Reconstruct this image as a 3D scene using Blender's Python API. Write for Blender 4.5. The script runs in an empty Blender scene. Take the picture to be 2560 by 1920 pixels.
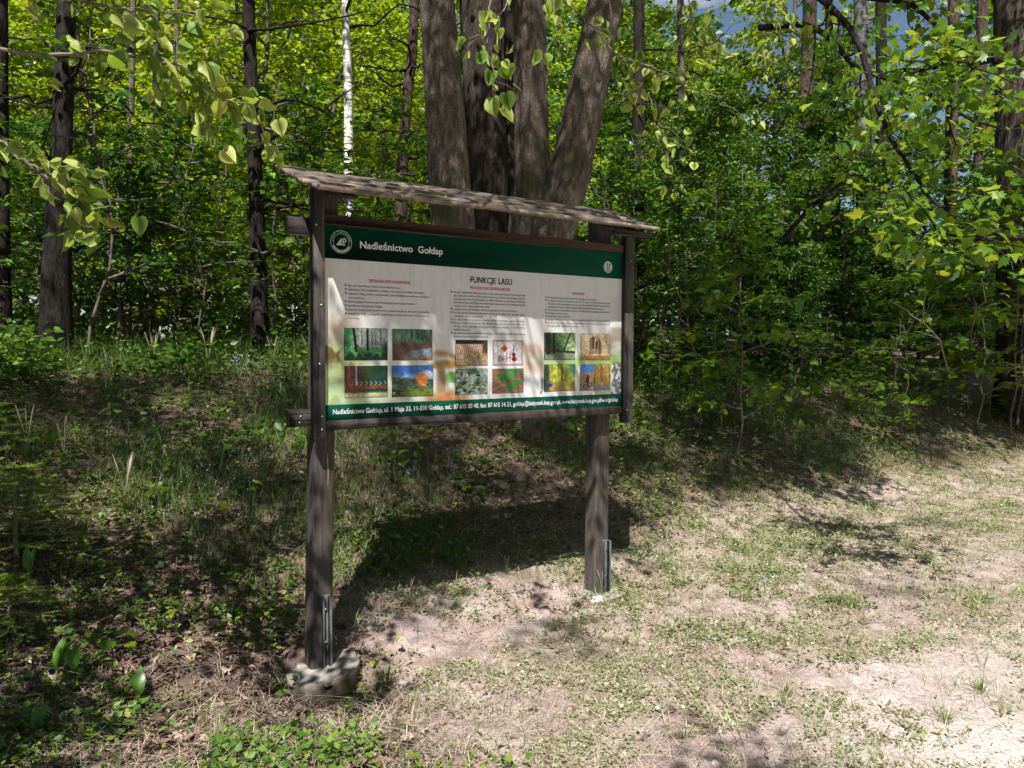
import bpy, math, random
import numpy as np
from mathutils import Matrix, Vector

# ------------------------------------------------------------------ camera, sky, sun, exposure
S = bpy.context.scene
COL = S.collection
F_PX, CX, CY = 2000.0, 1280.0, 960.0
CAM = np.array([-2.5078, -3.8105, 1.65])
YAW, PITCH, ROLL = 0.60905, 0.04659, 0.00563
def cam_basis():
    fw = np.array([math.sin(YAW)*math.cos(PITCH), math.cos(YAW)*math.cos(PITCH), -math.sin(PITCH)])
    r = np.array([math.cos(YAW), -math.sin(YAW), 0.0]); u = np.cross(r, fw)
    return r*math.cos(ROLL)+u*math.sin(ROLL), -r*math.sin(ROLL)+u*math.cos(ROLL), fw
CR, CU, CF = cam_basis()
cd = bpy.data.cameras.new('camera'); cam = bpy.data.objects.new('camera', cd); COL.objects.link(cam)
cd.sensor_width = 36.0; cd.lens = 36.0*F_PX/2560.0; cd.clip_start = 0.05; cd.clip_end = 1000
cam.matrix_world = Matrix(((CR[0], CU[0], -CF[0], CAM[0]), (CR[1], CU[1], -CF[1], CAM[1]), (CR[2], CU[2], -CF[2], CAM[2]), (0, 0, 0, 1)))
S.camera = cam
SUN_TRAVEL = np.array([0.93, 1.0, -2.0]); SUN_TRAVEL = SUN_TRAVEL/np.linalg.norm(SUN_TRAVEL)
sd = -SUN_TRAVEL
w = bpy.data.worlds.new('World'); S.world = w; w.use_nodes = True
nt = w.node_tree; nt.nodes.clear()
sky = nt.nodes.new('ShaderNodeTexSky'); sky.sky_type = 'NISHITA'; sky.sun_disc = False
sky.sun_elevation = math.asin(sd[2]); sky.sun_rotation = math.atan2(sd[0], sd[1])
sky.air_density = 1.0; sky.dust_density = 0.6
wt = nt.nodes.new('ShaderNodeTexCoord'); wn = nt.nodes.new('ShaderNodeTexNoise'); wn.inputs['Scale'].default_value = 5; wn.inputs['Detail'].default_value = 6
wm = nt.nodes.new('ShaderNodeMapping'); wm.inputs['Scale'].default_value = (1, 1, 2.2)
wr = nt.nodes.new('ShaderNodeValToRGB'); wr.color_ramp.elements[0].position = .54; wr.color_ramp.elements[1].position = .68
wx = nt.nodes.new('ShaderNodeMix'); wx.data_type = 'RGBA'; wx.inputs['B'].default_value = (9, 9.3, 9.8, 1)
bg = nt.nodes.new('ShaderNodeBackground'); wo = nt.nodes.new('ShaderNodeOutputWorld'); bg.inputs['Strength'].default_value = 0.05
L = nt.links.new
L(wt.outputs['Generated'], wm.inputs['Vector']); L(wm.outputs[0], wn.inputs['Vector']); L(wn.outputs['Fac'], wr.inputs['Fac'])
L(wr.outputs['Color'], wx.inputs['Factor']); L(sky.outputs[0], wx.inputs['A']); L(wx.outputs['Result'], bg.inputs['Color']); L(bg.outputs[0], wo.inputs[0])
sl = bpy.data.lights.new('sun', 'SUN'); sl.energy = 5.0; sl.angle = math.radians(0.55); sl.color = (1, .975, .94)
so = bpy.data.objects.new('sun', sl); COL.objects.link(so)
so.rotation_euler = Vector(SUN_TRAVEL).to_track_quat('-Z', 'Y').to_euler(); so.location = (-15, -18, 40)
S.view_settings.view_transform = 'Standard'; S.view_settings.look = 'None'
S.view_settings.gamma = 1.0; S.view_settings.exposure = 0.95
S.cycles.max_bounces = 6; S.cycles.diffuse_bounces = 2; S.cycles.transmission_bounces = 5; S.cycles.glossy_bounces = 2
S.cycles.use_adaptive_sampling = True; S.cycles.adaptive_threshold = 0.02
S.cycles.sample_clamp_indirect = 6

# ------------------------------------------------------------------ helpers: projection, noise, meshes
D2P = 2560/2212.0      # layout coordinates were read on a 2212 px wide view
def ray(xd, yd):
    d = CF + CR*(xd*D2P-CX)/F_PX - CU*(yd*D2P-CY)/F_PX
    return d
def proj(P):
    d = np.asarray(P, float)-CAM; z = d@CF
    z = np.where(np.abs(z) < 1e-6, 1e-6, z)
    return np.stack([(CX+F_PX*(d@CR)/z)/D2P, (CY-F_PX*(d@CU)/z)/D2P, z], -1)
def at(xd, yd, D):
    """point at horizontal distance D in the direction of that view direction"""
    d = ray(xd, yd); return CAM + d*(D/math.hypot(d[0], d[1]))
def h2(i, j, s):
    v = np.sin(i*127.1+j*311.7+s*74.7)*43758.5453
    return v-np.floor(v)
def vn(x, y, s=0):
    x = np.asarray(x, float); y = np.asarray(y, float)
    i = np.floor(x); j = np.floor(y); fx = x-i; fy = y-j
    fx = fx*fx*(3-2*fx); fy = fy*fy*(3-2*fy)
    return (h2(i, j, s)*(1-fx)+h2(i+1, j, s)*fx)*(1-fy)+(h2(i, j+1, s)*(1-fx)+h2(i+1, j+1, s)*fx)*fy
def fbm(x, y, s=0, o=3):
    a = 0; k = .5; t = 0
    for q in range(o):
        a = a+k*vn(x*2**q, y*2**q, s+q*17); t += k; k *= .5
    return a/t
def sstep(a, b, x):
    t = np.clip((x-a)/(b-a), 0, 1); return t*t*(3-2*t)
PY = [-80, -7, -2.2, -.7, 0, .49, 1.2, 2.5, 4, 5.5, 7, 10, 25, 90]
PZ = [.1, -.04, -.03, 0, .04, .17, .44, .96, 1.32, 1.46, 1.5, 1.52, 1.52, 1.7]
def gz(X, Y):
    X = np.asarray(X, float); Y = np.asarray(Y, float)
    sh = .85*sstep(1.3, 4.0, X) - .25*sstep(-1.4, -3, X)
    z = np.interp(Y-sh*sstep(-.6, .4, Y), PY, PZ)
    z = z+.10*(fbm(X*.8, Y*.8, 3)-.5)*sstep(-.2, 1.5, Y)+.035*(fbm(X*2.1, Y*2.1, 5)-.5)+.015*(vn(X*7, Y*7, 9)-.5)
    z = z-.17*np.exp(-((X+1.06)**2+(Y+.16)**2)/.36**2)-.06*np.exp(-((X+1.9)**2+(Y+.3)**2)/.8**2)
    return z
def ground_at(xd, yd):
    d = ray(xd, yd); t = np.arange(1.5, 40, .01); P = CAM+t[:, None]*d
    k = np.argmax(P[:, 2] < gz(P[:, 0], P[:, 1])); return P[k]
def onground(xd, D):
    p = at(xd, 749, D); p[2] = float(gz(p[0], p[1])); return p

def mk(name, V, F, mat=None, parent=None, smooth=False, col=None, link=True):
    V = np.ascontiguousarray(V, np.float32).reshape(-1, 3)
    if not isinstance(F, (list, tuple)): F = [F]
    F = [np.asarray(f, np.int32) for f in F if len(f)]
    lv = np.concatenate([f.ravel() for f in F]); tot = np.concatenate([np.full(len(f), f.shape[1], np.int32) for f in F])
    st = np.concatenate([[0], np.cumsum(tot)[:-1]]).astype(np.int32)
    me = bpy.data.meshes.new(name); me.vertices.add(len(V)); me.vertices.foreach_set('co', V.ravel())
    me.loops.add(len(lv)); me.loops.foreach_set('vertex_index', lv.astype(np.int32))
    me.polygons.add(len(tot)); me.polygons.foreach_set('loop_start', st)
    me.update(calc_edges=True)
    if col is not None:
        a = me.attributes.new('Col', 'FLOAT_COLOR', 'FACE' if len(col) == len(tot) else 'POINT')
        c = np.ones((len(col), 4), np.float32); c[:, :3] = col; a.data.foreach_set('color', c.ravel())
    if smooth: me.polygons.foreach_set('use_smooth', np.ones(len(tot), bool))
    me.validate(); me.update()
    if mat: me.materials.append(mat)
    if not link: return me
    return ob(name, me, parent)
def ob(name, me, parent=None):
    o = bpy.data.objects.new(name, me); COL.objects.link(o)
    if parent: o.parent = parent
    return o
def empty(name, loc=(0, 0, 0), rz=0.0, sc=1.0):
    o = bpy.data.objects.new(name, None); COL.objects.link(o); o.location = tuple(map(float, loc)); o.rotation_euler = (0, 0, rz)
    o.scale = (sc, sc, sc) if not hasattr(sc, '__len__') else sc; o.empty_display_size = .1
    return o
def tag(o, label=None, cat=None, group=None, kind=None):
    if label: o['label'] = label
    if cat: o['category'] = cat
    if group: o['group'] = group
    if kind: o['kind'] = kind
    return o
class MB:
    """collects pieces of one mesh"""
    def __init__(s): s.v = []; s.f = {3: [], 4: []}; s.n = 0
    def add(s, V, *Fs):
        for F in Fs:
            F = np.asarray(F, np.int32)
            if len(F): s.f[F.shape[1]].append(F+s.n)
        s.v.append(np.asarray(V, float)); s.n += len(V); return s
    def arrays(s): return np.concatenate(s.v), [np.concatenate(s.f[k]) for k in (3, 4) if s.f[k]]
    def build(s, name, mat, parent=None, smooth=False, link=True):
        V, F = s.arrays(); return mk(name, V, F, mat, parent, smooth, link=link)
def norm(a): return a/np.maximum(np.linalg.norm(a, axis=-1, keepdims=True), 1e-9)
def tube(P, R, n=8, cap=False):
    P = np.asarray(P, float); R = np.broadcast_to(np.asarray(R, float), (len(P),))
    T = norm(np.gradient(P, axis=0)); ref = np.array([0.31, .17, .93]) if abs(T[0][2]) < .9 else np.array([1., .1, 0])
    A = norm(np.cross(T, ref)); Bv = np.cross(T, A); a = np.linspace(0, 2*np.pi, n, endpoint=False)
    V = P[:, None]+R[:, None, None]*(np.cos(a)[None, :, None]*A[:, None]+np.sin(a)[None, :, None]*Bv[:, None])
    m = len(P); i = np.arange(m-1)[:, None]*n; j = np.arange(n); k = (j+1) % n
    F = np.stack([i+j, i+k, i+n+k, i+n+j], -1).reshape(-1, 4)
    return V.reshape(-1, 3), F
def cbox(x0, x1, y0, y1, z0, z1, b=.004):
    """box with chamfered edges"""
    V = []
    c = [(x0, x1), (y0, y1), (z0, z1)]
    b = min(b, .45*min(x1-x0, y1-y0, z1-z0)); idx = {}
    for sx in (0, 1):
        for sy in (0, 1):
            for sz in (0, 1):
                s = (sx, sy, sz); p = [c[a][s[a]] for a in range(3)]; ins = [p[a]+(b if s[a] == 0 else -b) for a in range(3)]
                for a in range(3):
                    q = list(ins); q[a] = p[a]; idx[(s, a)] = len(V); V.append(q)
    Q = []; T = []
    for a in range(3):
        o1, o2 = [(1, 2), (0, 2), (0, 1)][a]
        for s in (0, 1):
            ring = []
            for u, v in ((0, 0), (1, 0), (1, 1), (0, 1)):
                t = [0, 0, 0]; t[a] = s; t[o1] = u; t[o2] = v; ring.append(idx[(tuple(t), a)])
            if (s == 0) ^ (a == 1): ring = ring[::-1]
            Q.append(ring)
    for a in range(3):      # edges parallel to axis a
        o1, o2 = [(1, 2), (0, 2), (0, 1)][a]
        for u in (0, 1):
            for v in (0, 1):
                t0 = [0, 0, 0]; t0[o1] = u; t0[o2] = v; t1 = list(t0); t1[a] = 1; t0 = tuple(t0); t1 = tuple(t1)
                Q.append([idx[(t0, o1)], idx[(t1, o1)], idx[(t1, o2)], idx[(t0, o2)]])
    for sx in (0, 1):
        for sy in (0, 1):
            for sz in (0, 1):
                s = (sx, sy, sz); T.append([idx[(s, 0)], idx[(s, 1)], idx[(s, 2)]])
    return np.array(V, float), np.array(Q), np.array(T)
def scatter(tv, tf, pos, ydir, nrm, size):
    """instances of a leaf template: Y axis along ydir, Z axis near nrm"""
    Yv = norm(np.asarray(ydir, float)); Xv = norm(np.cross(Yv, nrm)); Zv = np.cross(Xv, Yv)
    size = np.asarray(size, float).reshape(-1, 1, 1)
    V = pos[:, None]+size*(tv[None, :, 0:1]*Xv[:, None]+tv[None, :, 1:2]*Yv[:, None]+tv[None, :, 2:3]*Zv[:, None])
    n = len(pos); F = (np.asarray(tf)[None]+(np.arange(n)*len(tv))[:, None, None]).reshape(-1, np.asarray(tf).shape[1])
    return V.reshape(-1, 3), F
KITE = (np.array([(0, 0, 0), (.36, .42, .07), (-.36, .42, .07), (0, 1, -.1)]), np.array([(0, 1, 3), (0, 3, 2)]))
OVAL = (np.array([(0, 0, 0), (.25, .22, .06), (.31, .5, .07), (.17, .8, .01), (0, 1, -.12), (-.17, .8, .01), (-.31, .5, .07), (-.25, .22, .06), (0, .5, -.01)]),
        np.array([(0, 1, 8), (1, 2, 8), (2, 3, 8), (3, 4, 8), (4, 5, 8), (5, 6, 8), (6, 7, 8), (7, 0, 8)]))
def heart():
    o = [(0, .04), (.2, -.05), (.4, .05), (.5, .27), (.45, .52), (.3, .76), (.12, .95), (0, 1.12)]
    right = [(x, y, .16*x-.25*(y*.9)**2*.5) for x, y in o]; left = [(-x, y, z) for x, y, z in right[1:-1]]
    mid = [(0, .3, -.03), (0, .65, -.07)]
    V = right+left+mid; R = list(range(8)); Lf = [0]+list(range(8, 14))+[7]; a, b = 14, 15; T = []
    for s in (R, Lf):
        T += [(s[0], s[1], a), (s[1], s[2], a), (s[2], s[3], a), (s[3], s[4], a), (s[4], b, a), (s[4], s[5], b), (s[5], s[6], b), (s[6], s[7], b)]
    return np.array(V, float), np.array(T)
HEART = heart()
def crumple(t, seed, fold, sx=1.0):
    V = t[0].copy(); r = np.random.default_rng(seed); V[:, 0] *= sx; V[:, 2] += fold*np.abs(V[:, 0])+.10*np.sin(V[:, 1]*5+seed)+r.normal(0, .035, len(V)); return V, t[1]
HEARTS = [HEART, crumple(HEART, 1, .5, .9), crumple(HEART, 2, -.5, 1.05), crumple(HEART, 3, .9, .8)]
def maple():
    o = [(0, 0), (.16, -.04), (.42, -.02), (.34, .12), (.62, .34), (.42, .38), (.46, .62), (.26, .52), (.2, .66), (.16, .78), (0, 1.05)]
    pts = o+[(-x, y) for x, y in o[-2:0:-1]]
    V = [(x, y, .10*abs(x)-.22*(y-.25)**2-.1*x*x) for x, y in pts]+[(0, .25, -.02)]
    n = len(pts); return np.array(V, float), np.array([(i, (i+1) % n, n) for i in range(n)])
MAPLE = maple()
BLADE = (np.array([(-.5, 0, 0), (.5, 0, 0), (-.42, .4, 0), (.42, .4, 0), (-.28, .75, 0), (.28, .75, 0), (0, 1, 0)]), np.array([(0, 1, 3, 2), (2, 3, 5, 4)]), np.array([(4, 5, 6)]))

# ------------------------------------------------------------------ materials
def mat_new(name):
    m = bpy.data.materials.new(name); m.use_nodes = True; n = m.node_tree; n.nodes.clear()
    out = n.nodes.new('ShaderNodeOutputMaterial'); return m, n, out
def N(nt, t, **kw):
    n = nt.nodes.new(t)
    for k, v in kw.items():
        if k in n.inputs: n.inputs[k].default_value = v
        else: setattr(n, k, v)
    return n
def ramp(nt, src, stops):
    r = nt.nodes.new('ShaderNodeValToRGB'); e = r.color_ramp.elements
    while len(e) < len(stops): e.new(.5)
    for q, (p, c) in zip(e, stops): q.position = p; q.color = (*c, 1) if len(c) == 3 else c
    nt.links.new(src, r.inputs['Fac']); return r.outputs['Color']
def mixc(nt, fac, a, b, mode='MIX'):
    m = nt.nodes.new('ShaderNodeMix'); m.data_type = 'RGBA'; m.blend_type = mode
    for key, v in (('Factor', fac), ('A', a), ('B', b)):
        i = m.inputs[key] if key == 'Factor' else [s for s in m.inputs if s.name == key and s.type == 'RGBA'][0]
        if hasattr(v, 'is_linked'): nt.links.new(v, i)
        else: i.default_value = v if key == 'Factor' else (*v, 1)
    return [o for o in m.outputs if o.type == 'RGBA'][0]
def leaf_mat(name, stops, trans=.38, tcol=1.5, rough=.42, spec=.35, wobj=.28):
    m, n, out = mat_new(name); l = n.links.new
    g = N(n, 'ShaderNodeNewGeometry'); oi = N(n, 'ShaderNodeObjectInfo')
    ma = N(n, 'ShaderNodeMath', operation='MULTIPLY_ADD'); ma.inputs[1].default_value = 1-wobj; l(g.outputs['Random Per Island'], ma.inputs[0])
    mo = N(n, 'ShaderNodeMath', operation='MULTIPLY'); mo.inputs[1].default_value = wobj; l(oi.outputs['Random'], mo.inputs[0]); l(mo.outputs[0], ma.inputs[2])
    c = ramp(n, ma.outputs[0], stops)
    p = N(n, 'ShaderNodeBsdfPrincipled', Roughness=rough); p.inputs['Specular IOR Level'].default_value = spec; l(c, p.inputs['Base Color'])
    t = N(n, 'ShaderNodeBsdfTranslucent'); tc = mixc(n, 1.0, c, (tcol*1.05, tcol, tcol*.45), 'MULTIPLY'); l(tc, t.inputs['Color'])
    mx = N(n, 'ShaderNodeMixShader'); mx.inputs[0].default_value = trans; l(p.outputs[0], mx.inputs[1]); l(t.outputs[0], mx.inputs[2]); l(mx.outputs[0], out.inputs[0])
    return m
def simple_mat(name, c, rough=.7, spec=.3, var=None, scale=20, bump=0, metal=0, stretch=None, detail=5):
    m, n, out = mat_new(name); l = n.links.new
    p = N(n, 'ShaderNodeBsdfPrincipled', Roughness=rough, Metallic=metal); p.inputs['Specular IOR Level'].default_value = spec
    p.inputs['Base Color'].default_value = (*c, 1)
    if var:
        tc = N(n, 'ShaderNodeTexCoord'); mp = N(n, 'ShaderNodeMapping'); l(tc.outputs['Object'], mp.inputs['Vector'])
        if stretch: mp.inputs['Scale'].default_value = stretch
        no = N(n, 'ShaderNodeTexNoise', Scale=scale, Detail=detail, Roughness=.65); l(mp.outputs[0], no.inputs['Vector'])
        l(ramp(n, no.outputs['Fac'], [(.3, c), (.7, var)]), p.inputs['Base Color'])
        if bump:
            b = N(n, 'ShaderNodeBump', Strength=bump, Distance=.01); l(no.outputs['Fac'], b.inputs['Height']); l(b.outputs[0], p.inputs['Normal'])
    l(p.outputs[0], out.inputs[0]); return m
def bark_mat(name, stops, scale=9, vs=.16, bump=.6, dist=.02, rings=False, moss=None):
    m, n, out = mat_new(name); l = n.links.new
    tc = N(n, 'ShaderNodeTexCoord'); mp = N(n, 'ShaderNodeMapping'); mp.inputs['Scale'].default_value = (1, 1, vs); l(tc.outputs['Object'], mp.inputs['Vector'])
    no = N(n, 'ShaderNodeTexNoise', Scale=scale, Detail=8, Roughness=.7, Distortion=.6); l(mp.outputs[0], no.inputs['Vector'])
    vo = N(n, 'ShaderNodeTexVoronoi', Scale=scale*1.6); vo.feature = 'DISTANCE_TO_EDGE'
    dm = N(n, 'ShaderNodeTexNoise', Scale=scale*.7, Detail=4); l(mp.outputs[0], dm.inputs['Vector'])
    vm = mixc(n, .25, mp.outputs[0], dm.outputs['Color']); l(vm, vo.inputs['Vector'])
    c = ramp(n, no.outputs['Fac'], stops)
    cr = ramp(n, vo.outputs['Distance'], [(0, (.2, .2, .2)), (.14, (1, 1, 1))]); c = mixc(n, .85, c, cr, 'MULTIPLY')
    if moss:
        mn = N(n, 'ShaderNodeTexNoise', Scale=2.2, Detail=6); l(tc.outputs['Object'], mn.inputs['Vector'])
        c = mixc(n, ramp(n, mn.outputs['Fac'], [(.52, (0, 0, 0)), (.66, (.75, .75, .75))]), c, moss)
    p = N(n, 'ShaderNodeBsdfPrincipled', Roughness=.9); p.inputs['Specular IOR Level'].default_value = .15; l(c, p.inputs['Base Color'])
    ad = N(n, 'ShaderNodeMath', operation='MULTIPLY_ADD'); ad.inputs[1].default_value = .5; l(vo.outputs['Distance'], ad.inputs[0]); l(no.outputs['Fac'], ad.inputs[2])
    b = N(n, 'ShaderNodeBump', Strength=bump, Distance=dist); l(ad.outputs[0], b.inputs['Height']); l(b.outputs[0], p.inputs['Normal'])
    l(p.outputs[0], out.inputs[0]); return m
def birch_mat(name, k=1.0):
    m, n, out = mat_new(name); l = n.links.new
    tc = N(n, 'ShaderNodeTexCoord'); mp = N(n, 'ShaderNodeMapping'); mp.inputs['Scale'].default_value = (3, 3, 22); l(tc.outputs['Object'], mp.inputs['Vector'])
    no = N(n, 'ShaderNodeTexNoise', Scale=1.3, Detail=4, Roughness=.6); l(mp.outputs[0], no.inputs['Vector'])
    mp2 = N(n, 'ShaderNodeMapping'); mp2.inputs['Scale'].default_value = (5, 5, 2.2); l(tc.outputs['Object'], mp2.inputs['Vector'])
    n2 = N(n, 'ShaderNodeTexNoise', Scale=1.2, Detail=5); l(mp2.outputs[0], n2.inputs['Vector'])
    a = ramp(n, no.outputs['Fac'], [(.36, (.05, .045, .04)), (.47, (.62, .6, .56)), (.8, (.78, .77, .73))])
    b = ramp(n, n2.outputs['Fac'], [(.34, (.06, .055, .05)), (.45, (1, 1, 1))]); c = mixc(n, 1, mixc(n, 1, a, b, 'MULTIPLY'), (k, k, k*.96), 'MULTIPLY')
    p = N(n, 'ShaderNodeBsdfPrincipled', Roughness=.7); l(c, p.inputs['Base Color']); l(p.outputs[0], out.inputs[0]); return m
def attr_mat(name, rough=.35, spec=.4, coat=0, dirt=False):
    m, n, out = mat_new(name); l = n.links.new
    a = N(n, 'ShaderNodeAttribute', attribute_name='Col'); p = N(n, 'ShaderNodeBsdfPrincipled', Roughness=rough); p.inputs['Specular IOR Level'].default_value = spec
    c = a.outputs['Color']
    if dirt:
        tc = N(n, 'ShaderNodeTexCoord'); mp = N(n, 'ShaderNodeMapping'); mp.inputs['Scale'].default_value = (14, 1, 1.6); l(tc.outputs['Object'], mp.inputs['Vector'])
        no = N(n, 'ShaderNodeTexNoise', Scale=2.5, Detail=6, Roughness=.7); l(mp.outputs[0], no.inputs['Vector'])
        c = mixc(n, ramp(n, no.outputs['Fac'], [(.5, (0, 0, 0)), (.75, (.35, .35, .35))]), c, (.42, .38, .3))
    l(c, p.inputs['Base Color']); l(p.outputs[0], out.inputs[0]); return m

G_MAPLE = [(0, (.018, .055, .009)), (.5, (.040, .11, .013)), (1, (.13, .23, .02))]
G_LIME = [(0, (.11, .21, .014)), (.5, (.27, .36, .022)), (1, (.46, .50, .045))]
G_MID = [(0, (.018, .055, .009)), (.5, (.052, .13, .014)), (1, (.18, .29, .024))]
M = {}
M['leaf_maple'] = leaf_mat('maple leaf', G_MAPLE, .32)
M['leaf_lime'] = leaf_mat('young yellow green leaf', G_LIME, .42)
M['leaf_mid'] = leaf_mat('mid green leaf', G_MID, .32)
M['leaf_linden'] = leaf_mat('linden leaf', [(0, (.13, .23, .035)), (.5, (.27, .36, .07)), (1, (.46, .50, .15))], .42, 1.35, .5, .4)
M['leaf_linden_single'] = leaf_mat('linden leaf seen close', [(0, (.13, .23, .035)), (.5, (.27, .36, .07)), (1, (.46, .50, .15))], .42, 1.35, .5, .4, 1.0)
M['leaf_right_single'] = leaf_mat('maple leaf seen close', [(0, (.05, .13, .012)), (.6, (.11, .21, .018)), (1, (.28, .32, .02))], .4, wobj=1.0)
M['leaf_right'] = leaf_mat('yellowish maple leaf', [(0, (.05, .13, .012)), (.6, (.11, .21, .018)), (1, (.28, .32, .02))], .4)
M['leaf_spruce'] = leaf_mat('spruce needle', [(0, (.07, .14, .015)), (1, (.26, .34, .03))], .2)
M['leaf_pine'] = leaf_mat('pine needle', [(0, (.02, .06, .015)), (1, (.05, .11, .025))], .15)
M['leaf_broad'] = leaf_mat('broad herb leaf', [(0, (.06, .17, .02)), (1, (.15, .30, .03))], .4, 1.4, .35, .5)
M['herb'] = leaf_mat('herb leaf', [(0, (.035, .09, .014)), (.55, (.075, .15, .022)), (1, (.2, .26, .04))], .25)
M['weed'] = leaf_mat('dry ground weed', [(0, (.10, .14, .045)), (.5, (.23, .25, .12)), (1, (.44, .42, .29))], .2)
M['grass'] = leaf_mat('grass blade', [(0, (.06, .12, .02)), (.6, (.13, .21, .04)), (1, (.33, .33, .14))], .3)
M['grass_dark'] = leaf_mat('forest grass blade', [(0, (.03, .075, .014)), (.6, (.07, .14, .025)), (1, (.22, .24, .09))], .25)
M['straw'] = leaf_mat('dry straw', [(0, (.22, .16, .12)), (.5, (.42, .34, .26)), (1, (.66, .58, .48))], .1)
M['litter'] = leaf_mat('dead leaf', [(0, (.06, .036, .026)), (.4, (.17, .105, .08)), (.8, (.33, .225, .175)), (1, (.50, .40, .32))], .08, 1, .7, .2)
M['flower'] = simple_mat('pale blue petals', (.50, .60, .85), .6)
M['flower_white'] = simple_mat('white petals', (.8, .8, .8), .6)
M['bark_linden'] = bark_mat('linden bark', [(.25, (.095, .070, .052)), (.5, (.25, .195, .15)), (.72, (.44, .375, .315))], 26, .26, 1, .04, moss=(.10, .10, .05)); M['bark_linden_shaded'] = bark_mat('shaded linden bark', [(.25, (.03, .023, .018)), (.5, (.07, .055, .043)), (.75, (.13, .11, .09))], 24, .16, 1, .03)  # second copy is darkened: shade on the rear stems put into bark colour
M['bark_dark'] = bark_mat('dark bark', [(.3, (.012, .010, .008)), (.7, (.045, .037, .03))], 14, .2, .9, .02)
M['bark_pine'] = bark_mat('pine bark', [(.3, (.035, .025, .02)), (.7, (.125, .085, .066))], 11, .25, .8, .02)
M['bark_grey'] = bark_mat('grey sapling bark', [(.3, (.07, .058, .045)), (.7, (.22, .19, .15))], 22, .3, .4, .008)
M['bark_old'] = bark_mat('old furrowed bark', [(.3, (.03, .023, .018)), (.7, (.14, .11, .09))], 7, .15, 1, .05)
M['birch'] = birch_mat('birch bark'); M['birch_grey_shaded'] = birch_mat('grey shaded birch bark', .2)  # second birch bark is greyer, and darkened further for its shaded place
M['twig'] = simple_mat('twig bark', (.10, .08, .06), .8, .2, (.26, .22, .18), 30)
M['stalk'] = simple_mat('green stalk', (.16, .24, .06), .6)

# ------------------------------------------------------------------ ground
def axis_lin(segs):
    return np.unique(np.concatenate([np.arange(a, b, s) for a, b, s in segs]+[np.array([segs[-1][1]])]).round(4))
gx = axis_lin([(-90, -30, 6), (-30, -8, 1.2), (-8, -3.4, .25), (-3.4, 3.4, .045), (3.4, 9, .14), (9, 18, .5), (18, 40, 1.5), (40, 110, 7)])
gy = axis_lin([(-80, -20, 6), (-20, -5, .9), (-5, -3, .2), (-3, 2.6, .045), (2.6, 7, .12), (7, 16, .4), (16, 45, 1.5), (45, 110, 6)])
GX, GY = np.meshgrid(gx, gy); GZ = gz(GX, GY)
near = sstep(3.6, 2.6, np.abs(GX))*sstep(2.6, 1.8, np.abs(GY))
GZ = GZ+.022*(vn(GX*20, GY*20, 31)-.6)*near+.03*(vn(GX*10, GY*10, 33)-.6)*near
nx, ny = len(gx), len(gy); ii = np.arange(nx-1)[None]+np.arange(ny-1)[:, None]*nx
gF = np.stack([ii, ii+1, ii+nx+1, ii+nx], -1).reshape(-1, 4)
def gravel_w(X, Y):
    a = (Y+1.85)+(fbm(X*1.3, Y*1.3, 41)-.5)*1.5
    return sstep(.45, -.6, a)*sstep(-.3, 1.1, X)*.85
def litter_w(X, Y):
    left = sstep(-.55, -1.05, X+.35*(fbm(X*1.5, Y*1.5, 43)-.5)-.25*(Y+.6))*sstep(-1.75, -.6, Y)
    bank = sstep(.35, .8, Y-.65*sstep(1.2, 3.5, X)+.5*(fbm(X*1.2, Y*1.2, 44)-.5))
    return np.clip(np.maximum(left, bank), 0, 1)
def green_w(X, Y):
    return sstep(.44, .64, fbm(X*1.7+3, Y*1.7, 47, 4)+.10*sstep(1.5, 4, X))
gcol = np.stack([gravel_w(GX, GY), litter_w(GX, GY), green_w(GX, GY)], -1).reshape(-1, 3)
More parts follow.
